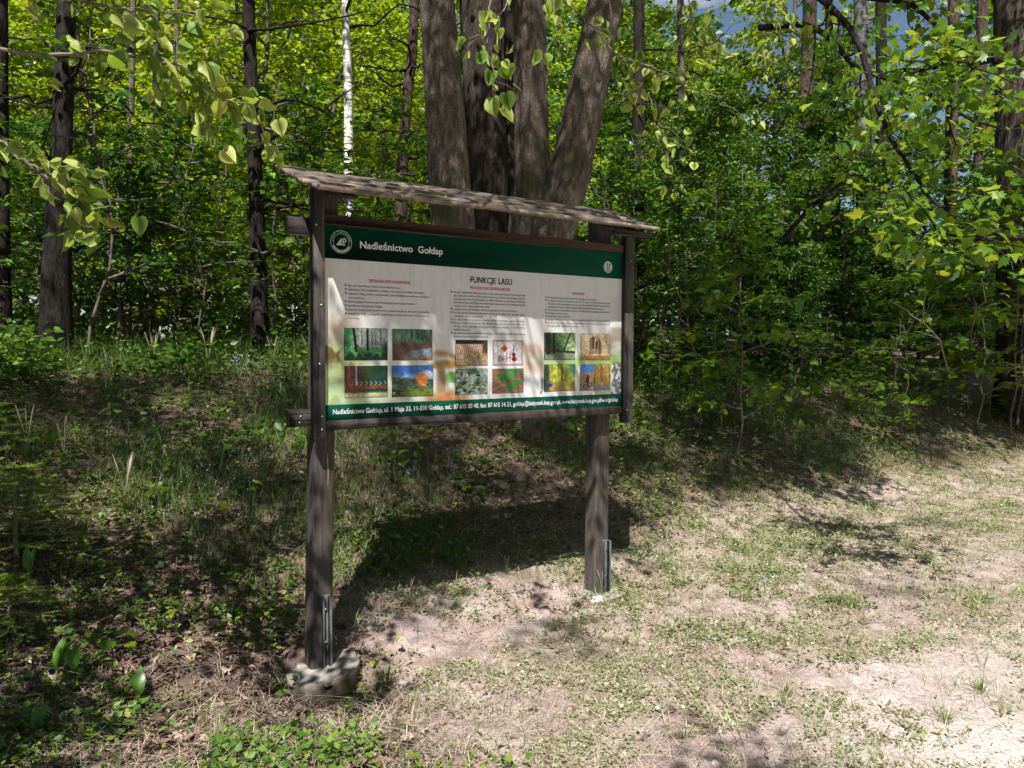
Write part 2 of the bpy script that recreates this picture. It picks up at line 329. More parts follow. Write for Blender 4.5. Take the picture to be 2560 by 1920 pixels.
def ground_mat():
    m, n, out = mat_new('forest edge soil'); l = n.links.new
    a = N(n, 'ShaderNodeAttribute', attribute_name='Col'); sp = N(n, 'ShaderNodeSeparateColor'); l(a.outputs['Color'], sp.inputs[0])
    tc = N(n, 'ShaderNodeTexCoord')
    n1 = N(n, 'ShaderNodeTexNoise', Scale=5, Detail=8, Roughness=.7); l(tc.outputs['Object'], n1.inputs['Vector'])
    n2 = N(n, 'ShaderNodeTexNoise', Scale=55, Detail=6, Roughness=.75); l(tc.outputs['Object'], n2.inputs['Vector'])
    dirt = ramp(n, n1.outputs['Fac'], [(.3, (.21, .14, .12)), (.5, (.37, .28, .25)), (.7, (.53, .45, .415))])
    fine = ramp(n, n2.outputs['Fac'], [(.3, (.55, .5, .46)), (.55, (1, 1, 1)), (.75, (1.15, 1.15, 1.15))]); dirt = mixc(n, .9, dirt, fine, 'MULTIPLY')
    lit = ramp(n, n2.outputs['Fac'], [(.3, (.05, .034, .025)), (.5, (.14, .095, .073)), (.7, (.27, .20, .16))])
    vo = N(n, 'ShaderNodeTexVoronoi', Scale=95); vo.inputs['Randomness'].default_value = 1; l(mixc(n, .06, tc.outputs['Object'], n2.outputs['Color']), vo.inputs['Vector'])
    grav = ramp(n, vo.outputs['Distance'], [(.15, (.74, .70, .66)), (.5, (.60, .55, .50)), (.8, (.42, .37, .33))]); grav = mixc(n, .6, grav, fine, 'MULTIPLY')
    gr = ramp(n, n2.outputs['Fac'], [(.3, (.08, .10, .03)), (.7, (.26, .27, .11))])
    c = mixc(n, sp.outputs['Green'], dirt, lit)
    gm = N(n, 'ShaderNodeMath', operation='MULTIPLY'); gm.inputs[1].default_value = .28; l(sp.outputs['Blue'], gm.inputs[0]); c = mixc(n, gm.outputs[0], c, gr)
    c = mixc(n, sp.outputs['Red'], c, grav)
    p = N(n, 'ShaderNodeBsdfPrincipled', Roughness=.95); p.inputs['Specular IOR Level'].default_value = .1; l(c, p.inputs['Base Color'])
    b = N(n, 'ShaderNodeBump', Strength=.8, Distance=.015); l(n2.outputs['Fac'], b.inputs['Height']); l(b.outputs[0], p.inputs['Normal'])
    l(p.outputs[0], out.inputs[0]); return m
ground = mk('ground', np.stack([GX, GY, GZ], -1).reshape(-1, 3), gF, ground_mat(), smooth=True, col=gcol)
tag(ground, kind='structure')

# ------------------------------------------------------------------ information board
def wood_mat(name, c0, c1, axis, lichen=None, scale=26, bump=.8, rough=.75):
    m, n, out = mat_new(name); l = n.links.new
    tc = N(n, 'ShaderNodeTexCoord'); mp = N(n, 'ShaderNodeMapping'); s = [6, 6, 6]; s[axis] = .45; mp.inputs['Scale'].default_value = s
    l(tc.outputs['Object'], mp.inputs['Vector'])
    no = N(n, 'ShaderNodeTexNoise', Scale=scale*.5, Detail=8, Roughness=.7, Distortion=.4); l(mp.outputs[0], no.inputs['Vector'])
    big = N(n, 'ShaderNodeTexNoise', Scale=3.5, Detail=5); l(tc.outputs['Object'], big.inputs['Vector'])
    c = ramp(n, no.outputs['Fac'], [(.28, c0), (.72, c1)])
    c = mixc(n, .7, c, ramp(n, big.outputs['Fac'], [(.3, (.6, .58, .56)), (.7, (1.15, 1.15, 1.15))]), 'MULTIPLY')
    sk = N(n, 'ShaderNodeTexNoise', Scale=90, Detail=2); l(tc.outputs['Object'], sk.inputs['Vector'])
    c = mixc(n, ramp(n, sk.outputs['Fac'], [(.70, (0, 0, 0)), (.76, (.5, .5, .5))]), c, (.4, .38, .35))
    if axis == 2:
        al_ = N(n, 'ShaderNodeTexNoise', Scale=5, Detail=6); l(tc.outputs['Object'], al_.inputs['Vector']); c = mixc(n, ramp(n, al_.outputs['Fac'], [(.55, (0, 0, 0)), (.70, (.6, .6, .6))]), c, (.12, .10, .055))
    if lichen:
        li = N(n, 'ShaderNodeTexNoise', Scale=16, Detail=6, Roughness=.7); l(tc.outputs['Object'], li.inputs['Vector'])
        c = mixc(n, ramp(n, li.outputs['Fac'], [(.5, (0, 0, 0)), (.66, (.75, .75, .75))]), c, lichen)
    p = N(n, 'ShaderNodeBsdfPrincipled', Roughness=rough); p.inputs['Specular IOR Level'].default_value = .3; l(c, p.inputs['Base Color'])
    b = N(n, 'ShaderNodeBump', Strength=bump, Distance=.004); l(no.outputs['Fac'], b.inputs['Height']); l(b.outputs[0], p.inputs['Normal'])
    l(p.outputs[0], out.inputs[0]); return m
M['wood_z'] = wood_mat('dark stained timber upright', (.022, .018, .016), (.125, .108, .10), 2)
M['wood_x'] = wood_mat('dark stained timber rail', (.03, .023, .02), (.095, .078, .07), 0)
M['wood_rail'] = wood_mat('reddish brown rail', (.06, .032, .024), (.15, .085, .065), 0)
M['wood_roof'] = wood_mat('weathered roof board', (.085, .068, .056), (.27, .225, .19), 0, (.42, .30, .15), 16, .9, .9)
M['iron'] = simple_mat('weathered iron', (.07, .072, .072), .6, .4, (.26, .27, .265), 30, .3, .3, (1, 1, .3))
M['concrete'] = simple_mat('rough concrete', (.075, .06, .04), .95, .1, (.23, .19, .14), 16, .9, detail=9)
M['screw'] = simple_mat('zinc screw head', (.6, .6, .6), .35, .5, metal=.8)
M['print'] = attr_mat('faded print', .45, .2, dirt=True)
M['photo'] = attr_mat('printed photo', .38, .35)
M['green_ink'] = simple_mat('green print', (.002, .07, .036), .45, .2)
M['white_ink'] = simple_mat('white print', (.72, .72, .72), .45, .35)
M['black_ink'] = simple_mat('black print', (.02, .02, .02), .5, .3)
M['grey_ink'] = simple_mat('dark grey text print', (.07, .07, .065), .5, .3)
M['red_ink'] = simple_mat('red print', (.55, .03, .035), .5, .3)
M['logo_ink'] = simple_mat('pale green print', (.45, .52, .48), .45, .35)

board = empty('information_board', (-.07, .11, 0))
tag(board, 'roofed dark timber information board with green and white forest panel on two posts', 'information board')
BO = np.array([-.07, .11, 0])
def bpart(name, V, F, mat, parent=None, smooth=False, col=None):
    """a part given in world coordinates, parented to the board (or to a part that sits at its origin)"""
    return mk(name, np.asarray(V, float)-BO, F, mat, parent or board, smooth, col)
def bbox_(name, x0, x1, y0, y1, z0, z1, mat, b=.004, parent=None):
    V, Q, T = cbox(x0, x1, y0, y1, z0, z1, b); return bpart(name, V, [Q, T], mat, parent)
PX0, PX1, PZ0, PZ1 = -1.0, 1.0, 1.276, 2.247
PW, PH = PX1-PX0, PZ1-PZ0
# posts (rounded square section, the first one slightly out of plumb)
def post(x0, x1, z0, z1, lean):
    nz = 26; prof = []; b = .016; hx = (x1-x0)/2; hy = .057
    for sx, sy, a0 in ((1, 1, 0), (-1, 1, 90), (-1, -1, 180), (1, -1, 270)):
        for k in range(4):
            a = math.radians(a0+k*30); prof.append((sx*(hx-b)+b*math.cos(a), sy*(hy-b)+b*math.sin(a)))
    prof = np.array(prof); zz = np.linspace(z0, z1, nz); V = []
    for i, z in enumerate(zz):
        t = (z1-z)/(z1-z0); wob = .0025*(vn(np.arange(16)*.7, np.full(16, z*3), 51)-.5)
        V.append(np.stack([(x0+x1)/2+prof[:, 0]*(1+wob*8)-lean*t, .112+prof[:, 1]*(1+wob*8), np.full(16, z)], -1))
    V = np.concatenate(V); n = 16; i = np.arange(nz-1)[:, None]*n; j = np.arange(n); k = (j+1) % n
    return V, np.stack([i+j, i+k, i+n+k, i+n+j], -1).reshape(-1, 4)
for nm, (x0, x1, z0, z1, lean) in (('a', (-1.0, -.887, -.25, 2.50, .052)), ('b', (.848, .966, -.25, 2.50, .0))):
    V, F = post(x0, x1, z0, z1, lean); p = bpart('post', V, [F], M['wood_z'], smooth=True)
    xr = x1-lean*.95
    zb = .03 if nm == 'a' else .07
    zt = zb+(.345 if nm == 'a' else .335)
    V1 = MB()
    V1.add(*cbox(xr-.058, xr-.012, .046, .0545, zb-.06, zt, .002))
    V1.add(*cbox(xr-.0575, xr-.048, .030, .0455, zb-.06, zt-.002, .002)); V1.add(*cbox(xr-.026, xr-.012, .018, .0455, zb-.06, zt-.004, .002))
    a, f = V1.arrays(); bpart('anchor_iron', a, f, M['iron'], p)
    for zz in (zb+.10, zb+.27):
        tv, tf = tube([(xr-.038, .0455, zz), (xr-.038, .040, zz)], .006, 8); bpart('bolt', tv, [tf, np.array([list(range(8, 16))])], M['screw'], p)
# drying crack in the near post, a raised pale split
V, F = tube([(-.955, .054, 1.10), (-.957, .0535, 1.05), (-.953, .0535, 1.0), (-.956, .0535, .94)], [.001, .003, .0025, .001], 4)
bpart('split', V, [F], M['straw'])
# cross beams behind the panel, strips in front, rails
bbox_('cross_beam', -1.17, 1.115, .018, .0535, 2.189, 2.277, M['wood_x'])
bbox_('cross_beam', -1.172, 1.112, .018, .0535, 1.247, 1.337, M['wood_x'])
bbox_('side_strip', -1.060, -1.0, -.034, .016, 1.19, 2.462, M['wood_z'], .003)
bbox_('side_strip', 1.003, 1.082, -.030, .016, 1.165, 2.44, M['wood_z'], .003)
bbox_('bottom_rail', -.998, 1.001, -.020, .016, 1.226, 1.274, M['wood_x'])
bbox_('top_rail', -.998, 1.001, -.016, .016, 2.249, 2.300, M['wood_rail'])
for sx, sz in ((-1.02, 1.235), (-1.02, 1.30), (-1.045, 2.24), (-1.02, 1.85), (-1.03, 1.56), (1.03, 1.25), (1.05, 2.2)):
    V, F = tube([(sx, -.033, sz), (sx, -.0375 if sx < 0 else -.0335, sz)], .005, 8); bpart('screw', V, [F, np.array([list(range(8, 16))])], M['screw'])
for sx in (-1.11, -1.115):
    V, F = tube([(sx, .018, 1.30 if sx > -1.112 else 1.27), (sx, .0145, 1.30 if sx > -1.112 else 1.27)], .004, 8); bpart('screw', V, [F, np.array([list(range(8, 16))])], M['screw'])
# roof: overlapping boards on both slopes, rafters below
RY, RZ, RS = .15, 2.545, .41          # ridge line and slope
steps = [(.0, .30), (.155, .20), (.235, .16), (.30, .19)]
rr = random.Random(4)
for side in (-1,):
    for k, (a, ln) in enumerate(((0.0, .20), (.155, .13), (.255, .13), (.345, .115))):
        x0 = -1.175+rr.uniform(-.012, .012)+(.012*k); x1 = 1.045+rr.uniform(-.015, .015)
        nxx = 60; xs = np.linspace(x0, x1, nxx); up = .004+.008*k*0; V = []; th = .024
        for ia, da in enumerate((0, ln*.33, ln*.66, ln)):
            d = a+da; lift = .016*da/ln+ (0 if side < 0 else 0)
            edge = (.010*(vn(xs*6, xs*0+k, 61+side)-.5)+.006*(vn(xs*30, xs*0, 66+k)-.5))*(1 if ia == 3 else .3)
            y = RY+side*(d+edge)*.925; z = RZ-(d+edge)*RS*.925+lift+.004*(vn(xs*9, xs*0+ia, 71+k)-.5)
            V.append(np.stack([xs, y, z], -1))
        top = np.concatenate(V); bot = top-np.array([0, 0, th]); VV = np.concatenate([top, bot]); n = nxx; Q = []
        for r in range(3):
            i = np.arange(n-1)+r*n; Q.append(np.stack([i, i+1, i+n+1, i+n], -1)); j = i+4*n; Q.append(np.stack([j+n, j+n+1, j+1, j], -1))
        i = np.arange(n-1); Q.append(np.stack([i+4*n, i+4*n+1, i+1, i], -1)); i = i+3*n; Q.append(np.stack([i, i+1, i+4*n+1, i+4*n], -1))
        e = np.array([[r*n, (r+1)*n, (r+5)*n, (r+4)*n] for r in range(3)]); Q.append(e); Q.append(e[:, ::-1]+n-1)
        bpart('roof_board', VV, [np.concatenate(Q)], M['wood_roof'])
for x in (-.945, .907):
    y0, y1 = RY+.0, RY-.36; V = []
    for xx in (x-.03, x+.03):
        V += [(xx, y0, RZ-.03), (xx, y1, RZ-.03-.36*RS), (xx, y1, RZ-.05-.36*RS), (xx, y0, RZ-.10)]
    bpart('rafter', V, [np.array([(0, 1, 2, 3), (7, 6, 5, 4), (0, 4, 5, 1), (1, 5, 6, 2), (2, 6, 7, 3), (3, 7, 4, 0)])], M['wood_x'])
bbox_('eaves_beam', .72, 1.03, -.245, -.205, 2.318, 2.352, M['wood_x'])
# concrete footings
def footing(cx, cy, r, z0, z1, seed, tilt):
    na = 64; V = []; a = np.linspace(0, 2*np.pi, na, endpoint=False); ca, sa = np.cos(a), np.sin(a)
    lob = 1+.12*(vn(ca*1.6+5, sa*1.6+5, seed)-.5)+.06*(vn(ca*5+9, sa*5, seed+2)-.5)
    chip = .03*sstep(.55, .75, vn(ca*4+2, sa*4+4, seed+5)); rows = [(0, .60), (.15, .70), (.3, .79), (.45, .87), (.6, .93), (.75, .97), (.9, .995), (.975, 1.0), (1.0, .975), (1.0, .86), (1.0, .70), (1.0, .5), (1.0, .25)]
    for i, (t, f) in enumerate(rows):
        rad = r*f*(lob if i < 9 else 1+(lob-1)*f)*(1+.035*(vn(ca*11+t*7, sa*11+t*9, seed+3)-.5)); x = cx+rad*ca; y = cy+rad*sa
        z = z0+(z1-z0)*t+(tilt[0]*(x-cx)+tilt[1]*(y-cy))*t-chip*(t > .93)*sstep(.5, .95, f)+.009*(vn(x*38, y*38+t*5, seed+7)-.5)*(1 if i > 7 else .4)
        V.append(np.stack([x, y, z], -1))
    out = []
    for a0, a1 in ((0, 9), (8, len(rows))):
        W = np.concatenate(V[a0:a1]); m = a1-a0; i = np.arange(m-1)[:, None]*na; j = np.arange(na); k = (j+1) % na; Q = [np.stack([i+j, i+k, i+na+k, i+na+j], -1).reshape(-1, 4)]
        out.append((W, Q if a0 == 0 else Q+[np.array([list(range((m-1)*na, m*na))])]))
    return out
M['concrete_top'] = simple_mat('weathered sunlit concrete top', (.15, .135, .11), .95, .1, (.36, .335, .29), 18, .9, detail=9)  # paler top, darker soil-stained sides; sun and shade partly put into the colour
for args in ((-.985, .055, .185, -.22, .004, 81, (.17, .03)), (.90, .08, .15, -.12, .064, 91, (.0, .05))):
    (V, F), (V2, F2) = footing(*args); ft = bpart('footing', V, F, M['concrete']); bpart('footing_top', V2, F2, M['concrete_top'], ft)

# the printed panel
def s2l(c): c = np.asarray(c, float); return np.where(c <= .04045, c/12.92, ((c+.055)/1.055)**2.4)
def blend(a, b, wgt): return a*(1-wgt[..., None])+np.asarray(b, float)*wgt[..., None]
def panel_paint(U, V):
    c = np.ones(U.shape+(3,))*np.array([.83, .83, .82])
    c = blend(c, (.80, .76, .70), .6*sstep(.06, 0, U)*sstep(.3, .8, V))
    c = blend(c, (.74, .73, .73), .9*sstep(.75, 1, U)*sstep(.35, .5, V)*sstep(.85, .6, V)*(.4+.6*vn(U*60, V*3, 101)))
    left = sstep(.16, .03, U+.05*(fbm(U*20, V*10, 102)-.5))*sstep(.62, .40, V+.08*vn(U*10, V*10, 103))
    c = blend(c, (.66, .58, .44), left*sstep(.3, .5, V)); g = np.stack([.46+.25*vn(U*90, V*60, 104), .60+.2*vn(U*90, V*60, 104), .28+.15*vn(U*50, V*70, 105)], -1)
    c = blend(c, g, left*sstep(.48, .28, V)); c = blend(c, (.36, .24, .16), left*.8*sstep(.55, .7, fbm(U*30, V*12, 106)))
    c = blend(c, (.74, .82, .66), .7*sstep(.42, .1, U)*sstep(.34, .22, V))
    cap = sstep(.085, .06, np.hypot(U-.355, (V-.235)*1.0))*sstep(.25, .27, V); c = blend(c, (.66, .52, .30), cap)
    cap2 = sstep(.03, .0, np.abs(V-.345+3.5*np.maximum(0, U-.345)**1.5))*sstep(.30, .33, U)*sstep(.43, .40, U); c = blend(c, (.70, .52, .32), cap2)
    stem = sstep(.018, .010, np.abs(U-.338))*sstep(.29, .25, V)*sstep(.1, .13, V); c = blend(c, (.62, .54, .42), stem)
    lf = sstep(.10, .03, np.abs(U-.36))*sstep(.17, .12, V+.03*vn(U*40, V*30, 107)); c = blend(c, np.stack([.55+.25*vn(U*70, V*60, 108), .36+.25*vn(U*50, V*60, 109), .26+.1*vn(U*50, V*60, 108)], -1), lf)
    gl = sstep(.025, .015, np.hypot((U-.375)*.8, (V-.21)*.6)); c = blend(c, (.45, .66, .33), gl)
    horn = sstep(.05, .025, np.hypot(U-.648, (V-.36)*.8)); c = blend(c, np.stack([.70+.15*vn(U*60, V*50, 110)]*3, -1)*np.array([1, .86, .76]), horn*.75)
    hb = sstep(.05, .03, np.abs(U-.65))*sstep(.20, .25, V)*sstep(.33, .28, V); c = blend(c, (.78, .68, .58), hb*.7)
    rg = sstep(.80, .97, U+.06*(vn(U*30, V*20, 111)-.5))*sstep(.50, .30, V); c = blend(c, np.stack([.55+.25*vn(U*80, V*70, 112)]*3, -1)*np.array([.96, 1.0, .84]), rg)
    gr = sstep(.66, .72, U)*sstep(.05, .02, np.abs(V-.29)); c = blend(c, (.52, .68, .34), gr*.7)
    st = sstep(.955, .965, U)*sstep(.30, .26, V); c = blend(c, np.stack([np.where(vn(U*110, V*60, 113) > .5, .72, .36)]*3, -1), st)
    wood = sstep(.94, .97, U)*sstep(.40, .44, V)*sstep(.53, .5, V); c = blend(c, (.50, .46, .40), wood*.8)
    return np.clip(c, 0, 1)
def sheet(x0, x1, z0, z1, nu, nv, y, painter):
    us = np.linspace(0, 1, nu+1); vs = np.linspace(0, 1, nv+1); U, Vv = np.meshgrid(us, vs)
    P = np.stack([x0+(x1-x0)*U, np.full(U.shape, y), z0+(z1-z0)*Vv], -1).reshape(-1, 3)
    i = np.arange(nu)[None]+np.arange(nv)[:, None]*(nu+1); F = np.stack([i, i+1, i+nu+2, i+nu+1], -1).reshape(-1, 4)
    uc, vc = np.meshgrid((us[1:]+us[:-1])/2, (vs[1:]+vs[:-1])/2)
    return P, F, s2l(painter(uc, vc)).reshape(-1, 3)
panel = bbox_('panel', PX0, PX1, .0, .0165, PZ0, PZ1, M['print'], .001)
del_attr = panel.data
a = del_attr.attributes.new('Col', 'FLOAT_COLOR', 'FACE'); a.data.foreach_set('color', np.full(4*len(del_attr.polygons), .6, np.float32))
P, F, C = sheet(PX0, PX1, PZ0, PZ1, 260, 130, -.0012, panel_paint); bpart('printed_sheet', P, [F], M['print'], panel, col=C)
def px(u): return PX0+PW*u
def pz(v): return PZ0+PH*v
def flat(name, u0, v0, u1, v1, y, mat, parent=None):
    V, Q, T = cbox(px(u0), px(u1), y, y+.0008, pz(v0), pz(v1), .0002); return bpart(name, V, [Q, T], mat, parent or panel)
flat('header_band', .0003, .833, .9997, .9995, -.0024, M['green_ink'])
flat('footer_band', .0003, .0005, .9997, .079, -.0024, M['green_ink'])

# photographs printed on the panel
def clampn(x): return np.clip(x, 0, 1)
def trees_bw(U, V, s, n=9, base=.3, w=.012):
    t = np.zeros(U.shape); r = random.Random(s)
    for k in range(n):
        x = r.random(); ww = w*r.uniform(.5, 1.8); le = r.uniform(-.06, .06); b = base+r.uniform(-.08, .05)
        t = np.maximum(t, sstep(ww, ww*.5, np.abs(U-x-le*(V-.5)))*(V > b))
    return t
def ph_forest(U, V):
    c = np.stack([.70+.1*U, .78+.05*U, .68+.1*U], -1)*(.75+.3*vn(U*25, V*6, 1)[..., None]); c = blend(c, (.16, .45, .22), sstep(.25, .1, U)*sstep(.35, .6, V+.3*vn(U*20, V*20, 2)))
    c = blend(c, (.20, .58, .16), sstep(.46, .40, V+.05*vn(U*15, V*15, 3))*(.5+.5*vn(U*20, V*30, 4))); c = blend(c, (.06, .22, .12), sstep(.22, .1, V+.2*(vn(U*12, V*12, 5)-.5)))
    c = blend(c, (.15, .17, .13), .7*trees_bw(U, V, 3, 10, .42, .008)); c = blend(c, (.10, .12, .09), np.maximum(sstep(.04, .03, np.abs(U-.24-.09*(.6-V)))*(V > .25), sstep(.035, .025, np.abs(U-.53))*(V > .28)))
    return blend(c, (.05, .12, .09), sstep(.82, .98, U)*sstep(.75, .4, V)*.9)
def ph_stream(U, V):
    c = np.stack([.20+.25*vn(U*40, V*5, 11), .36+.25*vn(U*40, V*5, 11), .24+.22*vn(U*40, V*5, 11)], -1); c = blend(c, (.45, .32, .28), sstep(.68, .55, V+.06*vn(U*15, V*8, 12)))
    c = blend(c, (.24, .20, .16), sstep(.5, .1, U)*sstep(.62, .45, V)*(.4+.6*vn(U*25, V*25, 13))); c = blend(c, (.55, .62, .72), sstep(.32, .24, V-.22*(U-.4))*sstep(.25, .6, U))
    c = blend(c, (.72, .50, .24), sstep(.15, .05, V)*sstep(.4, .6, U)); c = blend(c, (.22, .60, .38), sstep(.12, .07, np.hypot(U-.66, (V-.63)*1.2))); return blend(c, (.10, .12, .10), .6*trees_bw(U, V, 5, 8, .66, .012))
def ph_deer(U, V):
    c = np.stack([.50-.42*sstep(.15, .6, U), .22+.05*U, .12+.08*U], -1)*(.8+.4*vn(U*12, V*12, 21)[..., None]); c = blend(c, (.20, .32, .12), sstep(.3, .5, U)*sstep(.75, .5, U)*sstep(.35, .6, V)*(.4+.6*vn(U*30, V*30, 22)))
    c = blend(c, (.62, .70, .86), sstep(.025, .015, np.abs(U-.26))*(V > .4)); c = blend(c, (.70, .38, .28), sstep(.03, .02, np.abs(U-.09))*(V > .35))
    c = blend(c, (.80, .82, .55), sstep(.2, .1, V)); row = sstep(.08, .05, np.abs(V-.30-.05*vn(U*9, U*0, 23)))*sstep(.03, .1, U); c = blend(c, (.58, .28, .12), row*(.6+.4*vn(U*30, V*20, 24)))
    ant = ((np.abs(((U*9) % 1)-.5-.18*np.sin(V*60)) < .09) & (V > .38) & (V < .52) & (U > .1)); c = blend(c, (.68, .72, .80), ant*.8); leg = ((((U*22) % 1) < .35) & (V > .13) & (V < .25)); return blend(c, (.30, .18, .1), leg*.7)
def ph_autumn(U, V):
    c = np.stack([.22+.55*sstep(.8, .6, V)*.7, .48+.3*sstep(.85, .55, V), .86+.05*V], -1); c = blend(c, (.95, .96, .98), sstep(.2, .08, np.hypot(U-.86, (V-.72)*1.2)))
    c = blend(c, (.22, .30, .13), sstep(.62, .56, V+.12*(U-.3)+.08*vn(U*14, V*10, 31)-.05)*(.5+.6*vn(U*25, V*25, 32))); t = sstep(.2, .15, np.hypot(U-.72, (V-.55)*.62)+.04*vn(U*20, V*20, 33))
    c = blend(c, np.stack([.86+.1*vn(U*25, V*25, 34), .42+.25*vn(U*25, V*25, 35), .10+.1*U], -1), t); c = blend(c, (.45, .58, .14), sstep(.26, .22, V)); c = blend(c, (.14, .16, .05), sstep(.26, .24, V)*sstep(.62, .7, vn(U*7, V*22, 36)))
    return blend(c, (.40, .26, .14), sstep(.1, .06, V)*sstep(.4, .2, U))
def ph_wood(U, V):
    c = np.stack([.62+.25*vn(U*30, V*30, 41), .52+.2*vn(U*30, V*30, 41), .36+.15*vn(U*20, V*20, 42)], -1); c = blend(c, (.08, .10, .07), sstep(.80, .86, V-.06*(U-.3)))
    st = sstep(.86, .84, V)*sstep(.30, .34, V-.45*U+.1)*sstep(.82, .78, U); lg = np.abs(((U*16+V*2.5+.4*vn(U*9, V*9, 43)) % 1)-.5); c = blend(c, np.stack([.86-.5*sstep(.3, .5, lg), .70-.45*sstep(.3, .5, lg), .54-.35*sstep(.3, .5, lg)], -1), st)
    return blend(c, (.32, .27, .2), sstep(.8, .9, U)*sstep(.3, .6, V))
def ph_craft(U, V):
    e = np.minimum(np.minimum(U, 1-U), np.minimum(V, 1-V)); c = np.stack([.90-.05*sstep(.1, 0, e), .88-.2*sstep(.1, 0, e), .90-.28*sstep(.1, 0, e)], -1)
    c = blend(c, (.80, .30, .16), sstep(.14, .11, np.abs(U-.38)+np.abs(V-.68)*.8)); c = blend(c, (.62, .2, .1), sstep(.07, .05, np.abs(U-.40)+np.abs(V-.62)))
    vio = np.minimum(np.hypot(U-.71, (V-.24)*.9), np.hypot(U-.70, (V-.42)*.9)+.02); c = blend(c, (.66, .24, .12), sstep(.1, .085, vio)); c = blend(c, (.15, .08, .06), (np.abs(U-.70) < .014)*(V > .3)*(V < .82)); c = blend(c, (.15, .08, .06), (np.hypot(U-.71, (V-.22)) < .03)*1.)
    for k in range(4): c = blend(c, (.28, .16, .14), ((np.abs(U-.20-.05*k-.28*(V-.3)) < .012) & (V > .15) & (V < .42-.04*k))*1.)
    ch = (((np.abs(U-.46) < .012) | (np.abs(U-.57) < .012)) & (V > .12) & (V < (.5))) | ((np.abs(V-.3) < .02) & (U > .45) & (U < .58)) | ((np.abs(V-.44) < .012) & (U > .5) & (U < .58)); return blend(c, (.58, .16, .14), ch*1.)
def ph_herb(U, V):
    c = np.stack([.42+.4*vn(U*14, V*14, 51), .52+.35*vn(U*14, V*14, 51), .44+.35*vn(U*14, V*14, 52)], -1); c = blend(c, (.24, .46, .24), sstep(.5, .62, fbm(U*7, V*7, 53))*sstep(.95, .5, U)); return blend(c, (.12, .14, .12), sstep(.62, .7, fbm(U*11+4, V*11, 54)))
def ph_berry(U, V):
    c = np.stack([.55+.2*vn(U*20, V*30, 61), .34+.2*vn(U*20, V*30, 61), .24+.15*vn(U*20, V*30, 62)], -1); a = np.arctan2(V-.36, U-.62); r = np.hypot(U-.62, V-.36)
    for (x, y, R) in ((.62, .36, .30), (.32, .66, .22), (.62, .85, .28)):
        a = np.arctan2(V-y, U-x); r = np.hypot(U-x, V-y); c = blend(c, (.22, .64-.1*R, .24), sstep(R, R*.85, r*(1.15+.35*np.cos(a*3+x*4)))*(.7+.3*vn(U*15, V*15, 63)))
    c = blend(c, (.70, .62, .36), sstep(.03, .015, np.abs(V-.25-.5*(U-.2)))*(U < .5)); return blend(c, (.90, .16, .10), sstep(.075, .06, np.hypot(U-.5, (V-.46)*.85)))
def ph_dark(U, V):
    c = np.stack([.30+.45*sstep(.4, 1, U), .48+.4*sstep(.4, 1, U), .22+.35*sstep(.4, 1, U)], -1)*(.6+.5*vn(U*18, V*18, 71)[..., None]); c = blend(c, (.56, .58, .52), sstep(.42, .3, V+.1*vn(U*14, V*14, 72))*(.4+.6*vn(U*30, V*30, 73)))
    c = blend(c, (.10, .14, .08), sstep(.09, .07, np.abs(U-.12))*(V > .2)); c = blend(c, (.10, .13, .08), sstep(.05, .035, np.abs(U-.3))*(V > .22)); c = blend(c, (.12, .13, .09), sstep(.035, .02, np.abs(U-.68-.32*(V-.5)))*(V > .28)); return blend(c, (.22, .16, .1), sstep(.05, .03, np.abs(V-.35+.08*U)))
def ph_family(U, V):
    c = np.stack([.85+.1*vn(U*20, V*20, 81), .72+.15*vn(U*20, V*20, 81), .48+.2*vn(U*20, V*20, 82)], -1); c = blend(c, (.72, .36, .12), sstep(.2, .1, V)*(.5+.5*vn(U*30, V*30, 83)))
    for x, hgt, col in ((.33, .78, (.55, .46, .36)), (.42, .84, (.33, .25, .2)), (.53, .66, (.45, .2, .2)), (.64, .72, (.66, .42, .36))):
        body = sstep(.055, .035, np.abs(U-x))*(V > .42)*(V < hgt); leg = (np.abs(np.abs(U-x)-.022) < .016)*(V > .22)*(V < .44); head = sstep(.045, .03, np.hypot(U-x, (V-hgt-.03)*.9)); c = blend(c, col, np.maximum(body, head)); c = blend(c, (.2, .16, .16), leg*1.)
    return c
def ph_yellow(U, V):
    c = np.stack([.55+.35*vn(U*16, V*16, 91), .62+.25*vn(U*16, V*16, 91), .14+.1*vn(U*9, V*9, 92)], -1); c = blend(c, (.18, .50, .48), sstep(.6, .95, U)*sstep(.4, .8, V)*.8); c = blend(c, (.66, .56, .22), sstep(.36, .3, V)*(.5+.5*vn(U*20, V*30, 93)))
    c = blend(c, (.20, .34, .26), sstep(.2, .1, U)*.9); c = blend(c, (.12, .2, .1), trees_bw(U, V, 9, 7, .35, .01)*.7); c = blend(c, (.16, .18, .62), sstep(.09, .07, np.hypot(U-.17, (V-.22)))); c = blend(c, (.75, .48, .36), sstep(.03, .02, np.abs(V-.13+.2*(U-.3)))*(U > .18)*(U < .42)); return blend(c, (.35, .22, .16), sstep(.035, .025, np.hypot(U-.18, V-.36)))
